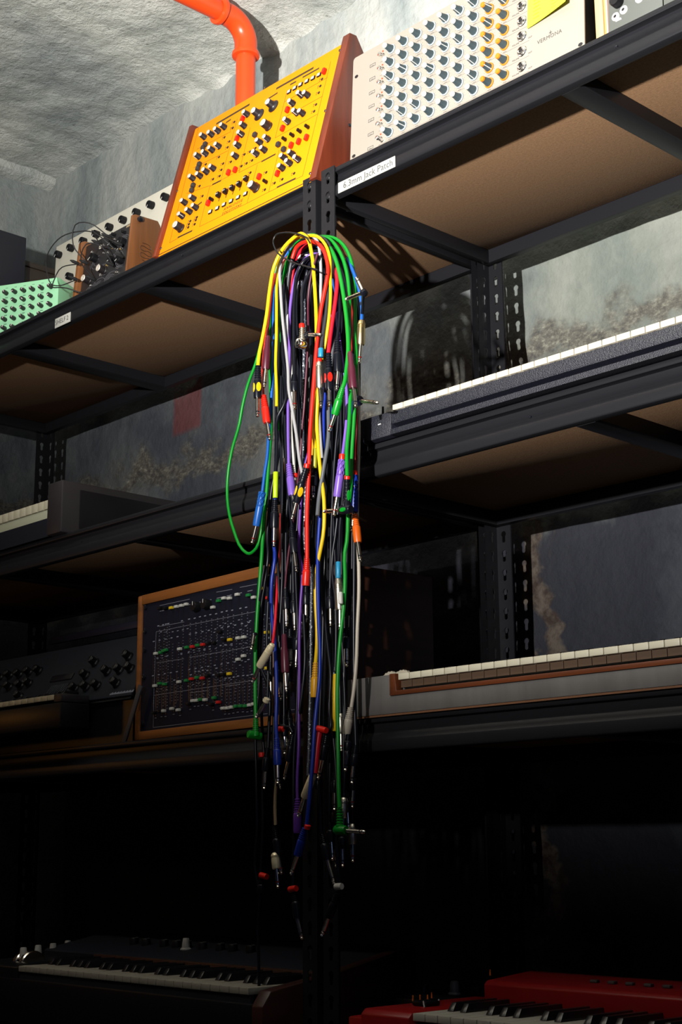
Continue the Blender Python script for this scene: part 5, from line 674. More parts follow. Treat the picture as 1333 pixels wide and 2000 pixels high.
# sticky note
sn = thing('sticky_note', (.506, .012, 1.90), 'neon yellow handwritten sticky note stuck on the right of the pale grey unit', 'sticky note')
vs = []; NU, NV = 14, 14
for j in range(NV):
    for i in range(NU):
        u = i/(NU-1); v = j/(NV-1); lift = .012*(1-v)**2*(.15+.85*u**1.5)+.0012
        vs.append(F @ Vector((.3835+.003*(1-v)*0+.080*u, .064+.006*sin(u*3)*(1-v)*0+(.0725)*v+(.004*u*(1-v)), lift)))
fs = [(j*NU+i, j*NU+i+1, (j+1)*NU+i+1, (j+1)*NU+i) for j in range(NV-1) for i in range(NU-1)]
vs2 = [v+Vector((0, .0004, 0)) for v in vs]; k = len(vs)
edge = [i for i in range(NU)]+[j*NU+NU-1 for j in range(1, NV)]+[(NV-1)*NU+i for i in range(NU-2, -1, -1)]+[j*NU for j in range(NV-2, 0, -1)]
fs2 = [tuple(i+k for i in reversed(f)) for f in fs]+[(edge[i], edge[i]+k, edge[(i+1) % len(edge)]+k, edge[(i+1) % len(edge)]) for i in range(len(edge))]
part('paper', MB().add(vs+vs2, fs+fs2).mesh('paper', notem), sn)
mb = MB()
for r_ in range(8):
    y = .118-.0062*r_; v = (y-.064)/.0725
    for (a, b) in ((.395, .407), (.432, .441), (.446, .449)):
        x = a
        while x < b:
            l = rnd.uniform(.0015, .003); u = (x-.3835)/.08; z = .012*(1-v)**2*(.15+.85*u**1.5)+.0016
            mb.box(x, x+l*.8, y, y+rnd.uniform(.0008, .0022), z, z+.0003, F); x += l
part('handwriting', mb.mesh('handwriting', noteink, smooth=False), sn)

# ------------------------------------------------------------------ right of it: two pine boards and a dark jack module
for i, (x0, x1, m_, lab, tilt) in enumerate(((.5765, .5905, tan1, 'pale pine board standing on edge right of the pale grey unit', -.02), (.5925, .6025, tan2, 'narrower orange pine board leaning beside the dark module', 0.))):
    o = part('wooden_board', box('wooden_board', x0, x1, .022, .16, 1.8185, 2.06, m_, .001), None)
    o['label'] = lab; o['category'] = 'board'
o = thing('modular_case', (.70, .08, 1.818), 'dark grey modular unit with white-ringed sockets at the far right of the top shelf', 'synthesizer')
F2 = frameM((.6065, .012, 1.824), (1, 0, 0), (0, .06, .998))
part('case', box('case', .6075, 1.10, .016, .17, 1.8185, 2.08, blackp, .001), o)
part('wooden_edge', box('wooden_edge', .6035, .6070, .010, .17, 1.8185, 2.08, mat('pinkish_edge', (.62, .42, .34), .5), .0005), o)
for k in range(5):
    part('module_panel', box('module_panel', .001+k*.0925, .0925+k*.0925-.0008, -.002, .25, 0, .0018, modpan, .0003), o, F2)
ringm = K('ringsock', lambda: MB().lathe([(.0066, 0), (.0064, .0016), (.0056, .0020), (.0048, .0030), (.0028, .0030), (.0022, .001)], 18).mesh('jack_socket', whitep))
def put_ring(s, t):
    k = part('jack_socket', ringm, o, F2 @ T(s, t, .0018)); part('socket_hole', K('ringhole', lambda: lathe('socket_hole', [(.0024, .0024), (.0001, .0034)], ebony, 12)), k, F2 @ T(s, t, .0018))
for s, t in ((.0135, .0265), (.0275, .031), (.0135, .052), (.054, .0365), (.0715, .039), (.054, .058), (.0715, .062), (.094, .040), (.108, .040), (.094, .062), (.124, .055), (.140, .05), (.155, .06)): put_ring(s, t)
put_knob(o, F2, .0185, .047, 'plain', 1.0)
put_knob(o, F2, .078, .085, 'plain', 2.0)
mb = MB()
for (s, t) in ((.018, .0185), (.0795, .032), (.105, .028)): mb.prism([(s-.005, t), (s+.005, t), (s+.004, t+.003), (s, t+.0045), (s-.004, t+.003)], 'z', .0018, .0021, F2)
part('panel_print', mb.mesh('panel_print', whitep, smooth=False), o, label='white half-moon marks')

# ------------------------------------------------------------------ left part of the top shelf
# cream panel unit behind
F3 = frameM((-1.160, .20, 1.819), (1, 0, 0), (0, .02, 1))
wp = thing('synthesizer', (-.80, .26, 1.8175), 'tall cream panel unit with black knobs standing at the back of the top shelf, left', 'synthesizer')
part('front_panel', box('front_panel', 0, .74, 0, .306, -.003, 0, cream, .0008), wp, F3)
part('case', box('case', -1.155, -.425, .215, .333, 1.8178, 2.10, blackp, .001), wp)
def pk(s, t, k=0):
    put_knob(wp, F3, s, t, 'plain', k)
for i in range(10): pk(.020+.0535*i if i < 9 else .5, .278, 2.5)
for i in range(6): pk(.022+.0535*i, .205, 2.0)
for i in range(5): pk(.05+.0535*i, .150, 2.0)
for i in range(5): pk(.03+.0535*i, .095, 2.0)
for i in range(3): 
    part('toggle_switch', K('ctog', lambda: lathe('toggle_switch', [(.0055, 0), (.0055, .004), (.0040, .0045), (.0040, .011), (.0052, .013), (.0050, .016), (.0001, .0165)], mat('cream_toggle', (.75, .68, .52), .35), 14)), wp, F3 @ T(.545+.045*i, .278, 0))
for c_ in range(3):
    for r_ in range(8): socket(wp, F3, .535+.045*c_, .225-.016*r_)

# tan-cased dark module with patch cables
mo = thing('modular_synthesizer', (-.72, .08, 1.818), 'black semi-modular synthesizer with tan wooden cheeks and tangled black patch cables', 'synthesizer')
F4 = frameM((-.8045, .047, 1.8195), (1, 0, 0), (0, .10, .995))
part('front_panel', box('front_panel', .0, .175, -.001, .152, -.004, 0, mat('ink_black_panel', (.020, .019, .022), .45), .0005), mo, F4)
part('case', box('case', -.803, -.632, .062, .118, 1.8185, 1.965, blackp), mo)
chk = [(.038, 1.8185), (.124, 1.8185), (.124, 1.975), (.117, 1.985), (.060, 1.983), (.052, 1.979)]
for x in (-.8195, -.6265): part('wooden_cheek', MB().prism(chk, 'x', x, x+.0135 if x < -.7 else x+.006).mesh('wooden_cheek', walnut, .0015), mo)
part('thumb_screw', lathe('thumb_screw', [(.006, 0), (.006, .005), (.0045, .006), (.0001, .0062)], rivetm, 12), mo, T(-.6203, .070, 1.974) @ R(pi/2, 'Y'))
mb = MB()   # engraved wavy coil mark on the cheek
cp = []
for i in range(6):
    y0 = .075; y1 = .101; z = 1.925-.0075*i; w = .004 if i in (0, 5) else 0
    seq = [(y0+w, z), (y1-w, z-.0022)]
    cp += seq if i % 2 == 0 else seq[::-1]
mb.tube(catmull([(-.6204, y, z) for y, z in cp], 4), .0007, 6)
part('engraved_mark', mb.mesh('engraved_mark', darkwood), mo)
for s, t, k in ((.030, .062, 'big'), (.085, .068, 'big'), (.118, .078, 'plain'), (.045, .108, 'plain'), (.078, .120, 'moog'), (.115, .118, 'plain'), (.148, .112, 'plain'), (.150, .070, 'plain'), (.022, .022, 'plain'), (.060, .030, 'tiny'), (.148, .135, 'tiny'), (.110, .142, 'tiny')):
    put_knob(mo, F4, s, t, k, 2.)
brass = mat('brass_contact', (.9, .62, .25), .25, 1.)
for i in range(34):
    s = rnd.uniform(.012, .165); t = rnd.uniform(.015, .145)
    part('jack_socket', K('modj', lambda: MB().lathe([(.0030, 0), (.0030, .0018), (.0020, .0024), (.0012, .001)], 10).mesh('jack_socket', chrome)) if i % 4 else K('modb', lambda: lathe('jack_socket', [(.0028, 0), (.0026, .002), (.0001, .0026)], brass, 10)), mo, F4 @ T(s, t, 0))
mb = MB()
for c_ in range(9):
    cx, cy = rnd.uniform(.02, .15), rnd.uniform(.02, .13)
    for k in range(4):
        r0 = .007+.0042*k; a0 = rnd.uniform(0, 3); n = 12
        for i in range(n):
            a = a0+i*.2; b = a+.2; p0 = (cx+r0*1.2*cos(a), cy+r0*.8*sin(a)); p1 = (cx+r0*1.2*cos(b), cy+r0*.8*sin(b))
            if all(.004 < p[0] < .171 and .004 < p[1] < .148 for p in (p0, p1)): bar(mb, F4, p0, p1, .0007)
part('swirl_print', mb.mesh('swirl_print', mat('pale_swirl', (.17, .17, .20), .5), smooth=False), mo, label='pale swirling line artwork')
mb = MB()
for (s, t, w) in ((.120, .0175, .018), (.012, .012, .020), (.150, .145, .016)):
    for k in range(6): mb.box(s+k*.003, s+k*.003+.0018, t+.001*(k % 2), t+.005, 0, .0004, F4)
part('title_print', mb.mesh('title_print', mat('gold_print', (.55, .42, .25), .4), smooth=False), mo, label='small gold title print')
plugcol = MB().lathe([(.0034, 0), (.0036, .002), (.0034, .014), (.0022, .017), (.0016, .020)], 10).mesh('plug', rubber)
wires = [('thin black patch cable looping farthest left off the dark semi-modular', [(.155, .100, .01), (.06, .150, .045), (-.02, .150, .06), (-.075, .120, .05), (-.085, .085, .03), (-.04, .060, .03), (.012, .062, .02)]),
         ('black patch cable arching upwards over the left cheek of the dark semi-modular', [(.030, .098, .01), (.022, .130, .045), (.045, .163, .06), (.085, .158, .05), (.105, .135, .01)]),
         ('black patch cable drooping low across the left cheek of the dark semi-modular', [(.045, .020, .008), (.02, .030, .045), (-.03, .045, .05), (-.07, .07, .03), (-.05, .10, .03), (.01, .10, .02)]),
         ('black patch cable crossing the upper right corner of the dark semi-modular', [(.165, .070, .01), (.150, .098, .05), (.115, .125, .055), (.085, .142, .04), (.072, .130, .012)]),
         ('black patch cable twisting through the middle of the dark semi-modular', [(.065, .050, .01), (.07, .075, .05), (.10, .10, .06), (.135, .09, .045), (.135, .06, .012)])]
for lab, pts in wires:
    w = [F4 @ Vector(p) for p in pts]
    c = thing('patch_cable', tuple(w[0]), lab, 'cable')
    part('cord', MB().tube(catmull(w, 5), .0013, 6).mesh('cord', rubber), c)
    for p, q in ((w[0], w[1]), (w[-1], w[-2])):
        n = (F4.to_3x3() @ Vector((0, 0, 1)))
        M, _ = z_to(p, p+n); part('plug', plugcol, c, M)

# mint mixer, turned towards the aisle
th = radians(28)
ex = (cos(th), sin(th), 0)
P0 = Vector(D['mint0'])
W5 = .36
F5 = frameM(tuple(P0-Vector(ex)*W5), ex, (0, 0, 1))
mi = thing('mixer_unit', tuple(P0-Vector(ex)*W5*.5), 'mint green box with rows of small black knobs, left end of top shelf', 'synthesizer')
part('case', box('case', 0, W5, 0, D['mint_h'], -.085, 0, mint, .0015), mi, F5)
cs, rs, rt0 = D['mint_col'], D['mint_row'], D['mint_s0']
for c_ in range(15):
    for r_ in range(6):
        s = W5-rt0-cs*c_; t = D['mint_t0']-rs*r_
        if s > .01 and t > .006: put_knob(mi, F5, s, t, 'mint', rnd.choice([.3, 1.0, 2.2, -.5, 4.]))
mb = MB()
for c_ in range(15):
    s = W5-rt0-cs*c_
    for r_ in range(6):
        t = D['mint_t0']-rs*r_-rs*.5
        if t > .006 and c_ % 2: mb.box(s-.0035, s+.0035, t-.0008, t+.0008, 0, .0003, F5)
    mb.box(s-.003, s+.003, D['mint_h']-.009, D['mint_h']-.0082, 0, .0003, F5)
part('panel_print', mb.mesh('panel_print', mat('dark_green_print', (.06, .20, .12), .6), smooth=False), mi)
part('screw', K('mints', lambda: lathe('screw', [(.003, 0), (.0026, .001), (.0001, .0012)], rivetm, 10)), mi, F5 @ T(W5, D['mint_h']*.55, -.04) @ R(pi/2, 'Y'))

# dark loudspeaker box and brown crate at the far left
sp = thing('speaker', (-1.40, .12, 1.8175), 'dark blue-black loudspeaker box at the far left of the top shelf, behind the mint unit', 'speaker')
part('cabinet', box('cabinet', -1.495, -1.30, .03, .206, 1.8178, 2.194, mat('blue_black_vinyl', (.010, .011, .024), .5, bump=.2, bscale=400), .003), sp)
part('grille', box('grille', -1.482, -1.313, .024, .0298, 1.835, 2.18, blackp, .002), sp)
bc = thing('crate', (-1.42, .33, 1.8175), 'dark brown wooden case behind the loudspeaker against the wall', 'box')
part('body', box('body', -1.50, -1.335, .225, .42, 1.8178, 2.135, mat('dark_brown_case', (.035, .022, .014), .6), .002), bc)
part('lid', box('lid', -1.503, -1.332, .222, .423, 2.1352, 2.150, mat('dark_brown_case', (.035, .022, .014), .6), .002), bc)

# ------------------------------------------------------------------ keyboards
PIT = .0235
def keys(root, x0, n, yf, zt, wl=.145, kh=.010, first=0, wm=ivory, bl=.095, gap=.0009, side=None, bm=ebony, drop=0.):
    kk = ('wk', wl, kh, wm.name)
    def mk():
        return MB().box(gap*.8, PIT-gap*.8, 0, wl, -kh, 0).mesh('white_key', wm, .0009)
    wk = K(kk, mk)
    bk = K(('bk', bl, bm.name), lambda: MB().add([(-.0055, 0, 0), (.0055, 0, 0), (.0055, bl, 0), (-.0055, bl, 0), (-.0042, .009, .0115), (.0042, .009, .0115), (.0042, bl, .0115), (-.0042, bl, .0115)],
        [(0, 3, 2, 1), (4, 5, 6, 7), (0, 1, 5, 4), (1, 2, 6, 5), (2, 3, 7, 6), (3, 0, 4, 7)]).mesh('black_key', bm, .0008))
    for i in range(n):
        x = x0+i*PIT
        k = part('white_key', wk, root, T(x, yf, zt))
        if side:
            part('key_stick', K(('ks', wl, side.name), lambda: box('key_stick', .0006, PIT-.0006, .006, wl, -kh-.011, -kh-.0003, side)), k, T(x, yf, zt))
            part('key_lip', K(('kl', wl), lambda: box('key_lip', .0008, PIT-.0008, .022, .026, -kh-.022, -kh-.0115, mat('pale_lip', (.50, .56, .52), .5))), k, T(x, yf, zt))
        if (i+first) % 7 not in (2, 6) and i < n-1: part('black_key', bk, root, T(x+PIT, yf+wl-bl, zt+.0002))
# right rack, second shelf: black stage keyboard, front just behind the shelf lip
kb = thing('keyboard', (.80, .16, 1.3135), 'black textured keyboard on the second shelf of the right rack, cream keys showing', 'keyboard')
KX = .1845
part('case', MB().prism([(-.014, 1.3235), (-.014, 1.332), (-.004, 1.3355), (.004, 1.338), (-.010, 1.3415), (-.012, 1.3465), (-.012, 1.3595), (-.008, 1.3615), (.012, 1.3615), (.012, 1.350), (.160, 1.350), (.175, 1.385), (.30, 1.392), (.30, 1.3235)], 'x', .1835, 1.34).mesh('case', texblack), kb)
part('left_block', box('left_block', .085, .1832, -.012, .30, 1.3235, 1.3625, texblack, .003), kb)
part('end_cheek', box('end_cheek', .078, .0848, -.014, .302, 1.3225, 1.366, blackp, .002), kb)
for x in (.12, .30, .8, 1.2):
    part('rubber_foot', box('rubber_foot', x, x+.03, .03, .06, 1.3137, 1.3234, rubber, .002), kb)
put_knob(kb, T(.145, .03, 1.3625), 0, 0, 'tiny'); part('stick', lathe('stick', [(.0022, 0), (.0018, .018), (.0001, .0185)], blackp, 10), kb, T(.148, .006, 1.3625))
keys(kb, KX, 49, -.0105, 1.3715, .145, .009, 0, ivory)
mb = MB()
for x, z, w in ((.155, 1.345, .006), (.108, 1.345, .002)): mb.box(x, x+w, -.0125, -.0120, z, z+.0018)
part('front_marks', mb.mesh('front_marks', whitep), kb)
# left rack, second shelf: keyboard with big black end block
kb = thing('keyboard', (-1.10, .16, 1.3135), 'black keyboard with a thick dark end block on the second shelf of the left rack', 'keyboard')
part('case', MB().prism([(-.004, 1.3235), (-.006, 1.361), (.004, 1.3615), (.012, 1.352), (.150, 1.352), (.16, 1.41), (.285, 1.43), (.29, 1.3235)], 'x', -1.49, -.802).mesh('case', darkgreyp), kb)
part('end_block', box('end_block', -.8005, -.746, -.012, .292, 1.3225, 1.4305, mat('soft_dark_block', (.022, .018, .022), .5), .004), kb)
part('side_recess', box('side_recess', -.7462, -.7440, .03, .27, 1.335, 1.415, blackp, .001), kb)
for x in (-1.45, -1.1, -.79): part('rubber_foot', box('rubber_foot', x, x+.03, .03, .06, 1.3137, 1.3224, rubber, .002), kb)
PITs = PIT
keys(kb, -.8025-29*PIT, 29, -.004, 1.4005, .15, .0185, 3, ivory2, side=None)
part('key_rail', box('key_rail', -1.488, -.8035, -.001, .012, 1.3625, 1.3815, mat('pale_rail', (.52, .54, .40), .5), .001), kb)

# ------------------------------------------------------------------ third shelf
# oak framed synthesizer
ws = thing('synthesizer', (-.29, .16, .889), 'large oak-framed blue-black synthesizer panel with coloured slider caps on the third shelf', 'synthesizer')
th = radians(3)
ex = (cos(th), -sin(th), 0)
F6 = frameM((-.529, .030, .900), ex, (0, 0, 1))
WW, HH, FT = .4925, .2685, .0135
part('front_panel', box('front_panel', FT, WW-FT, FT, HH-.016, -.010, 0, navyp), ws, F6)
part('cabinet', box('cabinet', .004, WW-.0105, .004, HH-.002, -.29, -.0105, darkwood, .001), ws, F6)
part('frame_side', box('frame_side', 0, FT, 0, HH, -.29, .0045, oakm, .003), ws, F6)
part('frame_side', box('frame_side', WW-.0103, WW, 0, HH, -.29, .0045, darkwood, .003), ws, F6, label='dark wooden right side')
part('frame_bottom', box('frame_bottom', FT+.0003, WW-.0106, 0, .0155, -.0100, .0045, oakm, .0015), ws, F6)
part('frame_top', box('frame_top', FT+.0003, WW-.0106, HH-.0185, HH, -.0100, .0045, oakm, .0015), ws, F6)
for x in (.03, .43):
    for y in (-.03, -.26): part('foot', box('foot', x, x+.03, -.0112, -.0002, y-.015, y+.015, rubber, .001), ws, F6)
scol = {'white': mat('white_slider', (.62, .62, .58), .4), 'green': mat('green_slider', (.01, .22, .05), .4), 'red': mat('red_slider', (.62, .015, .015), .4), 'yellow': mat('yellow_slider', (.80, .55, .02), .4), 'black': blackp}
mb = MB(); mt = MB()
for cn, pts in D['w_s'].items():
    for s, t in pts:
        if not (.02 < s < WW-.02): continue
        part('slider_cap', K('wcap'+cn, lambda: box('slider_cap', -.0048, .0048, -.0026, .0026, .0012, .0075, scol[cn], .0012)), ws, F6 @ T(s, t, 0), label=cn+' slider cap')
        top = t > .185
        a = t-.040 if top else t-.006; b = t+.004 if top else min(t+.046, .20)
        mb.box(s-.0005, s+.0005, max(a, .018), b, 0, .0003, F6)
        if not top:
            for k in range(8):
                y = t+.004+k*.0055
                if y < b: mt.box(s+.0028, s+.0058, y, y+.0006, 0, .0003, F6); 
            mt.box(s-.0030, s+.0030, b+.0045, b+.0062, 0, .0003, F6)
        mt.box(s-.0028, s+.0028, max(a-.004, .02), max(a-.0028, .0212), 0, .0003, F6)
for r0, r1 in ((.118, .175), (.058, .112)):
    for i in range(22):
        s = .052+i*.0195
        if 5 == i: continue
        mb.box(s-.0004, s+.0004, r0, r1, 0, .0003, F6)
        for k in range(9):
            y = r0+.006+k*(r1-r0-.01)/9; mt.box(s+.003, s+.0062, y, y+.0005, 0, .0003, F6)
        mt.box(s-.003, s+.003, r1+.002, r1+.0036, 0, .0003, F6)
part('slider_slots', mb.mesh('slider_slots', ebony, smooth=False), ws)
part('panel_ticks', mt.mesh('panel_ticks', inkw, smooth=False), ws, label='fine pale tick printing')
mb = MB()
for a, b in D['w_line']: bar(mb, F6, a, b, .0008)
for k in range(14):
    s = .07+.03*k; bar(mb, F6, (s, .2315), (s+.014, .2315), .0013)
part('panel_lines', mb.mesh('panel_lines', mat('pale_outline', (.22, .22, .27), .6), smooth=False), ws, label='pale outline printing')
for s, t in D['w_k']: put_knob(ws, F6, s, t, 'plain')
for t in (.03, .115, .165, .20, .245): part('panel_bolt', K('pbolt', lambda: lathe('panel_bolt', [(.0055, 0), (.005, .003), (.003, .004), (.0001, .0042)], rivetm, 12)), ws, F6 @ T(.023, t, 0))
for s, t in ((.448, .240), (.430, .175), (.455, .12)): put_knob(ws, F6, s, t, 'moog')
# left: dark knobby synth with a short run of keys
kn = thing('synthesizer', (-1.0, .12, .889), 'dark synthesizer with glossy black knobs and cream keys left of the oak-framed one', 'synthesizer')
F7 = frameM((-.90, .030, 1.0), (1, 0, 0), (0, .5, .866))
part('front_panel', box('front_panel', -.58, .362, -.018, .130, -.006, 0, darkgreyp, .002), kn, F7)
part('case', MB().prism([(.030, .8895), (.030, .985), (.022, .978), (.09, 1.098), (.36, 1.10), (.36, .8895)], 'x', -1.478, -.54).mesh('case', blackp), kn)
for (s, t) in ((-.15, .0787), (-.1092, .0769), (-.072, .0783), (-.034, .0781), (-.1229, .0469), (-.0758, .0448), (-.0456, .0478), (-.0538, .0158), (.1534, .0148), (.1933, .0145), (.2303, .0145), (.2968, .0125), (.1665, .0453), (.2402, .0459), (.2825, .0449), (.3182, .0446), (.1744, .0752), (.2896, .0753), (-.19, .078), (-.17, .047), (-.23, .078), (-.21, .047)):
    put_knob(kn, F7, s, t, 'dark')
part('display', box('display', .035, .115, .043, .058, 0, .002, ebony, .0005), kn, F7)
for k in range(10):
    part('ribbed_bar', K('ribb', lambda: box('ribbed_bar', -.0012, .0012, .006, .034, 0, .0022, mat('rib_grey', (.05, .055, .075), .5), .0005)), kn, F7 @ T(.045+.0072*k, 0, 0) @ R(-.35))
mb = MB()
for k in range(24): mb.box(.29+.0032*k, .292+.0032*k, -.012, -.0085+.001*(k % 3), 0, .0004, F7)
part('title_print', mb.mesh('title_print', inkw, smooth=False), kn)
part('key_bed', box('key_bed', -1.47, -.668, -.045, .020, .930, .9775, blackp, .003), kn)
part('key_end_block', box('key_end_block', -.6955, -.668, -.0445, .018, .978, .9935, mat('soft_dark_block', (.022, .018, .022), .5), .002), kn)
keys(kn, -.6975-32*PIT, 32, -.043, .9935, .068, .010, 2, mat('dim_ivory', (.52, .46, .33), .45), bl=.040)
# keyboard stand strut under the dark synth
st = part('strap', MB().box(-.006, .006, -.002, .002, 0, .12, T(-.545, .012, .889) @ R(.45, 'Y')).mesh('strap', mat('grey_strap', (.05, .05, .06), .5), .001))
st['label'] = 'grey diagonal strut beside the lower left corner of the oak frame'; st['category'] = 'strut'
# dark bar along the wall behind the third shelf
br = part('metal_bar', box('metal_bar', -1.43, -1.02, .395, .405, 1.205, 1.222, mat('blue_black_bar', (.05, .05, .085), .45), .002))
br['label'] = 'thin blue-black bar at the back, above the dark knobby synthesizer'; br['category'] = 'bar'

# right: grey fronted keyboard with walnut key slip
kb = thing('keyboard', (.75, .14, .889), 'grey-fronted vintage keyboard with walnut key slip on the third shelf of the right rack', 'keyboard')
part('front_rail', MB().prism([(.060, .8985), (1.50, .8985), (1.50, .9245), (.1655, .9245), (.1655, .9565), (.060, .9565)], 'y', -.004, .010).mesh('front_rail', greyfront, .001), kb)
part('bottom_edge', box('bottom_edge', .062, 1.50, -.0035, .20, .8955, .8982, mat('copper_edge', (.22, .10, .05), .4)), kb)
part('key_slip', MB().prism([(.1662, .9250), (1.495, .9250), (1.495, .9318), (.1800, .9318), (.1775, .9575), (.1662, .9575)], 'y', -.006, .008).mesh('key_slip', slipwood, .0008), kb)
part('case', MB().prism([(.0105, .8985), (.26, .8985), (.26, .985), (.165, .972), (.160, .9225), (.0105, .9225)], 'x', .1805, 1.49).mesh('case', blackp), kb)
part('wheel_box', box('wheel_box', .063, .1795, .0105, .165, .8985, .9555, greyfront, .002), kb)
for x in (.10, .45, .95): part('foot', box('foot', x, x+.03, .03, .06, .8887, .8953, rubber, .001), kb)
keys(kb, .1835, 55, -.0055, .9565, .150, .0095, 0, mat('old_ivory', (.84, .78, .61), .4), side=keyside)
for x in (.133, .158):
    w = part('thumb_wheel', MB().lathe([(.022, -.004), (.024, -.003), (.024, .003), (.022, .004)], 44, rib=.05).mesh('thumb_wheel', mat('bone_wheel', (.62, .56, .44), .5)), kb, T(x, .032, .9435) @ R(.0, 'Y') @ R(pi/2, 'X'))

# ------------------------------------------------------------------ bottom shelf
ks = thing('keyboard', (-.50, .12, .3885), 'black keyboard with worn white keys and four grey-white knobs on the bottom shelf, left', 'keyboard')
YF, ZT = -.075, .500
x0 = D['s4x0']
part('key_bed', box('key_bed', x0-.16, x0+28*PIT+.01, YF-.002, .16, .400, ZT-.0225, blackp, .003), ks)
part('key_fronts', box('key_fronts', x0, x0+28*PIT, YF+.003, YF+.010, ZT-.040, ZT-.0105, mat('dark_key_front', (.018, .02, .032), .4)), ks)
part('left_panel', MB().prism([(YF, .40), (YF, .497), (YF+.01, .500), (.16, .505), (.16, .40)], 'x', x0-.17, x0-.004).mesh('left_panel', blackp, .002), ks)
part('rear_panel', MB().prism([(.085, .4785), (.085, .512), (.09, .516), (.25, .545), (.25, .4785)], 'x', x0-.17, x0+28*PIT+.011).mesh('rear_panel', darkgreyp), ks)
part('wood_strip', box('wood_strip', x0+.02, x0+28*PIT+.01, .0735, .0845, .4790, .514, darkwood, .001), ks)
part('wooden_cheek', MB().prism([(YF-.004, .400), (YF-.004, .475), (YF+.012, .497), (.07, .515), (.25, .55), (.25, .400)], 'x', x0+28*PIT+.0115, x0+28*PIT+.037).mesh('wooden_cheek', wood('dark_red_wood', (.04, .008, .005), .45, 1), .002), ks)
for x in (x0-.1, x0+.5): part('foot', box('foot', x, x+.04, 0, .04, .3887, .3998, rubber, .001), ks)
keys(ks, x0, 28, YF, ZT, .145, .010, 0, mat('worn_white_key', (.36, .33, .28), .4))
for s in D['s4k']: put_knob(ks, T(s[0], s[1], .5045), 0, 0, 'white')
for i in range(2):
    part('pitch_wheel', MB().lathe([(.026, -.006), (.028, -.004), (.028, .004), (.026, .006)], 32).mesh('pitch_wheel', nickel), ks, T(x0-.075-.022*i, .0-.02*i*0, .492) @ R(pi/2, 'Y'))
for s in D['s4d']: put_knob(ks, T(s[0], s[1], s[2]), 0, 0, 'plain')
put_knob(ks, T(*D['s4w']), 0, 0, 'white')
# dark unit behind the posts
du = thing('synthesizer', (.05, .30, .3885), 'dark low unit with small knobs on the bottom shelf behind the red keyboard', 'synthesizer')
part('case', box('case', -.06, .42, .20, .40, .3887, .470, mat('dark_brown_case', (.035, .022, .014), .6), .003), du)
part('top_panel', box('top_panel', -.055, .415, .205, .395, .4703, .474, darkgreyp, .001), du)
for x, y, k in ((-.02, .25, 'plain'), (.03, .27, 'white'), (.07, .28, 'plain'), (.12, .30, 'plain')): put_knob(du, T(x, y, .474), 0, 0, k)
# red keyboard
rk = thing('keyboard', (.80, .10, .3885), 'glossy red keyboard with white and black keys at the bottom right', 'keyboard')
RX, RY, RZ = .236, -.040, .4835
part('key_bed', box('key_bed', RX-.002, RX+36*PIT, RY+.006, .13, .4055, RZ-.0115, mat('dark_red_bed', (.10, .003, .004), .4), .002), rk)
part('left_end', MB().prism([(RY-.004, .4055), (RY-.004, .477), (RY+.004, .4835), (.20, .4835), (.205, .4055)], 'x', RX-.098, RX-.0035).mesh('left_end', redenamel, .0025), rk)
part('side_wing', MB().prism([(RY+.03, .4055), (RY+.03, .466), (.19, .470), (.19, .4055)], 'x', RX-.16, RX-.0995).mesh('side_wing', redenamel, .003), rk)
part('rear_panel', MB().prism([(.112, .4735), (.112, .512), (.118, .517), (.22, .525), (.22, .4735)], 'x', RX-.003, RX+37*PIT).mesh('rear_panel', redenamel, .002), rk)
part('front_rail', box('front_rail', RX-.003, RX+36*PIT, RY-.004, RY+.0055, .4055, RZ-.014, redenamel, .002), rk)
for x in (.2, .8): part('foot', box('foot', x, x+.04, .02, .06, .3887, .4053, rubber, .001), rk)
keys(rk, RX, 36, RY, RZ, .145, .010, 0, mat('soft_white_key', (.52, .49, .43), .4))
lev = D['s4lev']
for i, (x, y, z, h, c) in enumerate(lev):
    part('lever', K(('lev', h, c), lambda: lathe('lever', [(.0014, 0), (.0010, h), (.0001, h+.0006)], {'o': mat('orange_lever', (.70, .16, .02), .5), 'w': whitep}[c], 8)), rk, T(x, y, z) @ R(-.25 if i == 2 else 0, 'Y'))
for i in range(12):
    part('drawbar_button', K('drb', lambda: box('drawbar_button', -.006, .006, -.004, .004, 0, .004, mat('button_grey', (.10, .09, .09), .5), .0008)), rk, T(RX+.16+.03*i, .16, .5195+.0008))
part('pitch_stick', box('pitch_stick', RX-.070, RX-.040, .03, .06, .4838, .491, blackp, .003), rk)

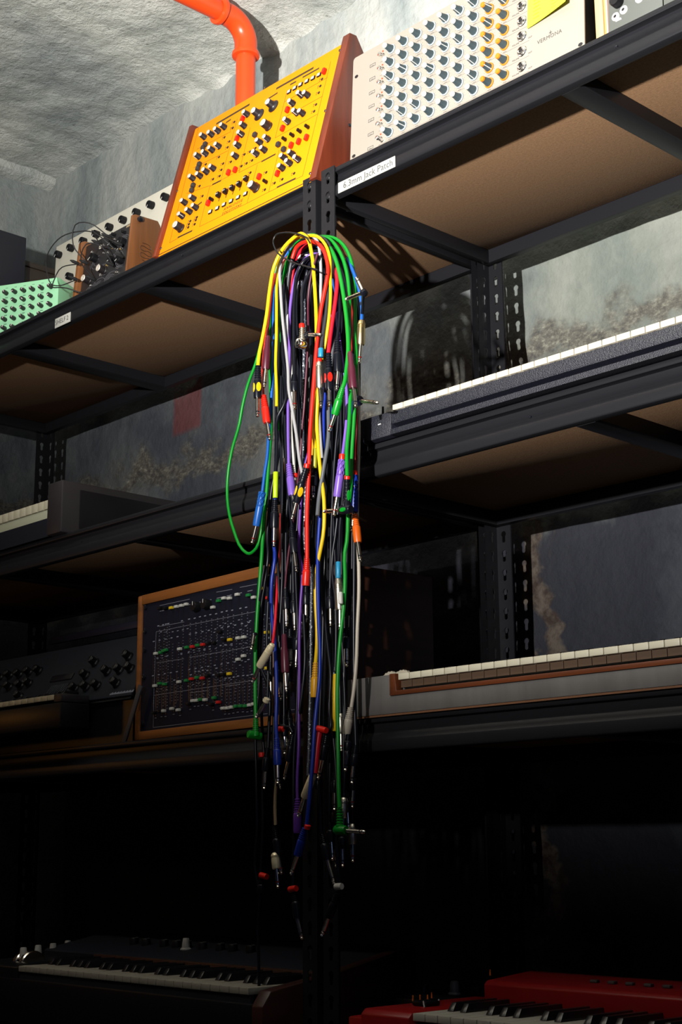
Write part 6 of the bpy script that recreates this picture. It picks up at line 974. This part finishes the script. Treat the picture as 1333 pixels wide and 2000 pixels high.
# ------------------------------------------------------------------ the hanging cables
hk = thing('cable_hook', (.006, -.06, D['hookz']), 'black tubular cable hook on the joined posts, carrying the bundle of cables', 'hook')
HX, HZ = D['hookx'], D['hookz']
part('arm', MB().tube([(.012, -.003, HZ-.006), (.045, -.035, HZ), (.066, -.058, HZ+.002), (.090, -.084, HZ+.001)], .007, 14).mesh('arm', rivetm), hk)
part('back_plate', box('back_plate', .0005, .0420, -.0045, -.0006, HZ-.03, HZ+.02, rivetm, .001), hk)
def dirz(a, b): return (Vector(b)-Vector(a))
def boot_plug(root, style, color, p0, p1, p2):
    p0, p1, p2 = Vector(p0), Vector(p1), Vector(p2)
    cm = cmat(color)
    M, L = z_to(p0, p1)
    Lb = L
    if style in ('mold', 'lattice', 'oval'):
        bm_ = cmat('black') if style == 'oval' else cm
        nb = .42*L; prof = [(.0030, 0)]
        nr = 6
        for i in range(nr):
            z = nb*i/nr; r = .0036+.0014*i/nr; prof += [(r, z+nb*.02), (r+.0009, z+nb*.04), (r+.0009, z+nb*.10), (r, z+nb*.12)]
        if style == 'lattice': prof = [(.0032, 0), (.0046, .002), (.0050, nb*.9), (.0046, nb)]
        prof += [(.0060, nb+.001), (.0064, nb+.004), (.0064, L-.004), (.0058, L)]
        if color == 'maroon': prof = [(.003, 0), (.0042, .003), (.0046, nb*.8), (.0062, nb*1.1), (.0066, L-.003), (.006, L)]
        k = part('plug_body', MB().lathe(prof, 16).mesh('plug_body', bm_), root, M, label=('black' if style == 'oval' else {'navyblue': 'blue', 'darkred': 'dark red'}.get(color, color))+' moulded plug body')
        if style == 'lattice':
            mb = MB()
            for ph in range(6):
                for sg in (1, -1):
                    mb.tube([(.0054*cos(ph*pi/3+sg*i*.28), .0054*sin(ph*pi/3+sg*i*.28), .001+nb*i/9) for i in range(10)], .0007, 5)
            part('lattice_boot', mb.mesh('lattice_boot', bm_), k, M)
        if style == 'oval':
            Mi = M.inverted(); cdir = (Mi @ Vector((1.706, -1.551, .70))); a0 = math.atan2(cdir.y, cdir.x)
            for da, nm in ((-.3, 1), (1.4, 1)):
                a = a0+da; c = Vector((.0052*cos(a), .0052*sin(a), nb+(L-nb)*.45))
                MM = M @ T(*c) @ R(a) @ R(pi/2, 'Y')
                part('oval_inlay', MB().lathe([(.0040, 0), (.0036, .0018), (.0001, .0022)], 16, Matrix.Diagonal((2.1, 1, 1, 1))).mesh('oval_inlay', cmat(color)), k, MM, label=color+' oval inlay')
    elif style == 'metal':
        prof = [(.0032, 0), (.0048, .0015), (.0052, L*.10), (.0060, L*.16)]
        for z in (.20, .25, .30): prof += [(.0062, L*z), (.0055, L*(z+.01)), (.0055, L*(z+.02)), (.0062, L*(z+.03))]
        prof += [(.0064, L*.5), (.0066, L*.93), (.0056, L)]
        k = part('plug_body', MB().lathe(prof, 20).mesh('plug_body', cm), root, M, label=color+' metal plug barrel')
    elif style in ('angle', 'anglegreen', 'angleside', 'elbow', 'anglemetal'):
        if style == 'angleside':
            k = part('plug_body', MB().lathe([(.004, 0), (.0075, .002), (.0080, L*.5), (.0075, L)], 16).mesh('plug_body', cm), root, M)
        else:
            prof = [(.0032, 0)]; nr = 6
            for i in range(nr):
                z = L*.75*i/nr; r = .0036+.0012*i/nr; prof += [(r, z+.0004), (r+.0009, z+.001), (r+.0009, z+L*.06), (r, z+L*.07)]
            prof += [(.0058, L*.78), (.0062, L)]
            k = part('plug_body', MB().lathe(prof, 16).mesh('plug_body', cm), root, M, label=('black' if style == 'anglegreen' else color)+' right-angle plug body')
        if style in ('angle', 'anglegreen'):
            d = (p2-p1).normalized(); MM, l2 = z_to(p1-d*.009, p1+d*.013)
            part('plug_head', MB().lathe([(.0060, 0), (.0072, .002), (.0072, l2-.003), (.0060, l2)], 18).mesh('plug_head', cm), k, MM)
            if style == 'anglegreen':
                Mi = M.inverted(); cd = Mi @ Vector((1.706, -1.551, .70)); a = math.atan2(cd.y, cd.x)-.5
                part('oval_inlay', MB().lathe([(.0030, 0), (.0026, .0015), (.0001, .002)], 16, Matrix.Diagonal((2.8, 1, 1, 1))).mesh('oval_inlay', cmat('green')), k, M @ T(.0052*cos(a), .0052*sin(a), L*.55) @ R(a) @ R(pi/2, 'Y'), label='green oval inlay')
                part('oval_inlay', MB().lathe([(.0036, 0), (.0030, .0015), (.0001, .002)], 16, Matrix.Diagonal((1, 1.9, 1, 1))).mesh('oval_inlay', cmat('green')), k, T(*(p1+Vector((-.002, -.0068, -.001)))) @ R(pi/2, 'X') @ R(pi/2), label='green oval inlay')
        if style == 'anglemetal':
            part('plug_head', MB().lathe([(.0075, 0), (.0082, .001), (.0082, .012), (.0070, .013), (.0068, .014), (.0040, .0145), (.0038, .0155), (.0001, .016)], 20).mesh('plug_head', chrome), k, T(*(p1+Vector((0, .004, 0)))) @ R(pi/2, 'X'))
            return
        if style == 'elbow':
            part('plug_head', MB().lathe([(.0060, 0), (.0064, .002), (.0064, .020), (.0056, .022)], 18).mesh('plug_head', cm), k, T(*(p1+Vector((0, .010, 0)))) @ R(radians(82), 'X') @ R(-.25, 'Y'))
            return
        if style in ('angle', 'anglegreen'): p1 = p1+(p2-p1).normalized()*.013
    elif style == 'pin':
        k = part('plug_body', MB().lathe([(.003, 0), (.0052, .001), (.0056, max(L-.001, .003)), (.0046, L)], 14).mesh('plug_body', cmat('black') if color != 'ivory' else cmat('ivory')), root, M)
    l3 = (p2-p1).length
    if l3 > .006:
        M3, l3 = z_to(p1, p2); r = .00318 if l3 > .02 else .0026
        body = l3-.0105
        pr = [(r, -.001), (r, body), (r*.8, body+.0003)]
        part('plug_shaft', MB().lathe(pr, 14).mesh('plug_shaft', nickel), k, M3)
        part('insulator_ring', MB().lathe([(r*.84, body+.0002), (r*.98, body+.0006), (r*.98, body+.0016), (r*.8, body+.002)], 12).mesh('insulator_ring', rivetm if rnd.random() < .7 else cmat('darkred')), k, M3)
        part('plug_tip', MB().lathe([(r*.8, body+.0018), (r*.96, body+.0022), (r*.96, body+.0050), (r*.55, body+.0062), (r*.86, body+.0078), (r*.72, body+.0092), (r*.25, body+.0104)], 14).mesh('plug_tip', nickel), k, M3)
for c in D['cables']:
    P = catmull(c['p'], 6)
    ztop = max(p.z for p in P)
    t = thing('audio_cable', c['p'][0], c['l'], 'cable', c['g'])
    part('cord', MB().tube(P, c['r'], 10).mesh('cord', cmat(c['c'])), t)
    for pl in c['plugs']: boot_plug(t, *pl)
    for tc_, a, b in c['ties']:
        M, L = z_to(a, b); L = max(L, .006)
        part('cable_tie', MB().lathe([(.0040, 0), (.0047, .0006), (.0049, L*.5), (.0045, L)], 12).mesh('cable_tie', cmat(tc_)), t, M, label=tc_+' tie')
    for tc_, a, b in c['tags']:
        M, L = z_to(a, b)
        part('sleeve', MB().lathe([(c['r']+.0008, 0), (c['r']+.0012, .001), (c['r']+.0012, L-.001), (c['r']+.0008, L)], 14).mesh('sleeve', cmat(tc_)), t, M, label=tc_+' sleeve')
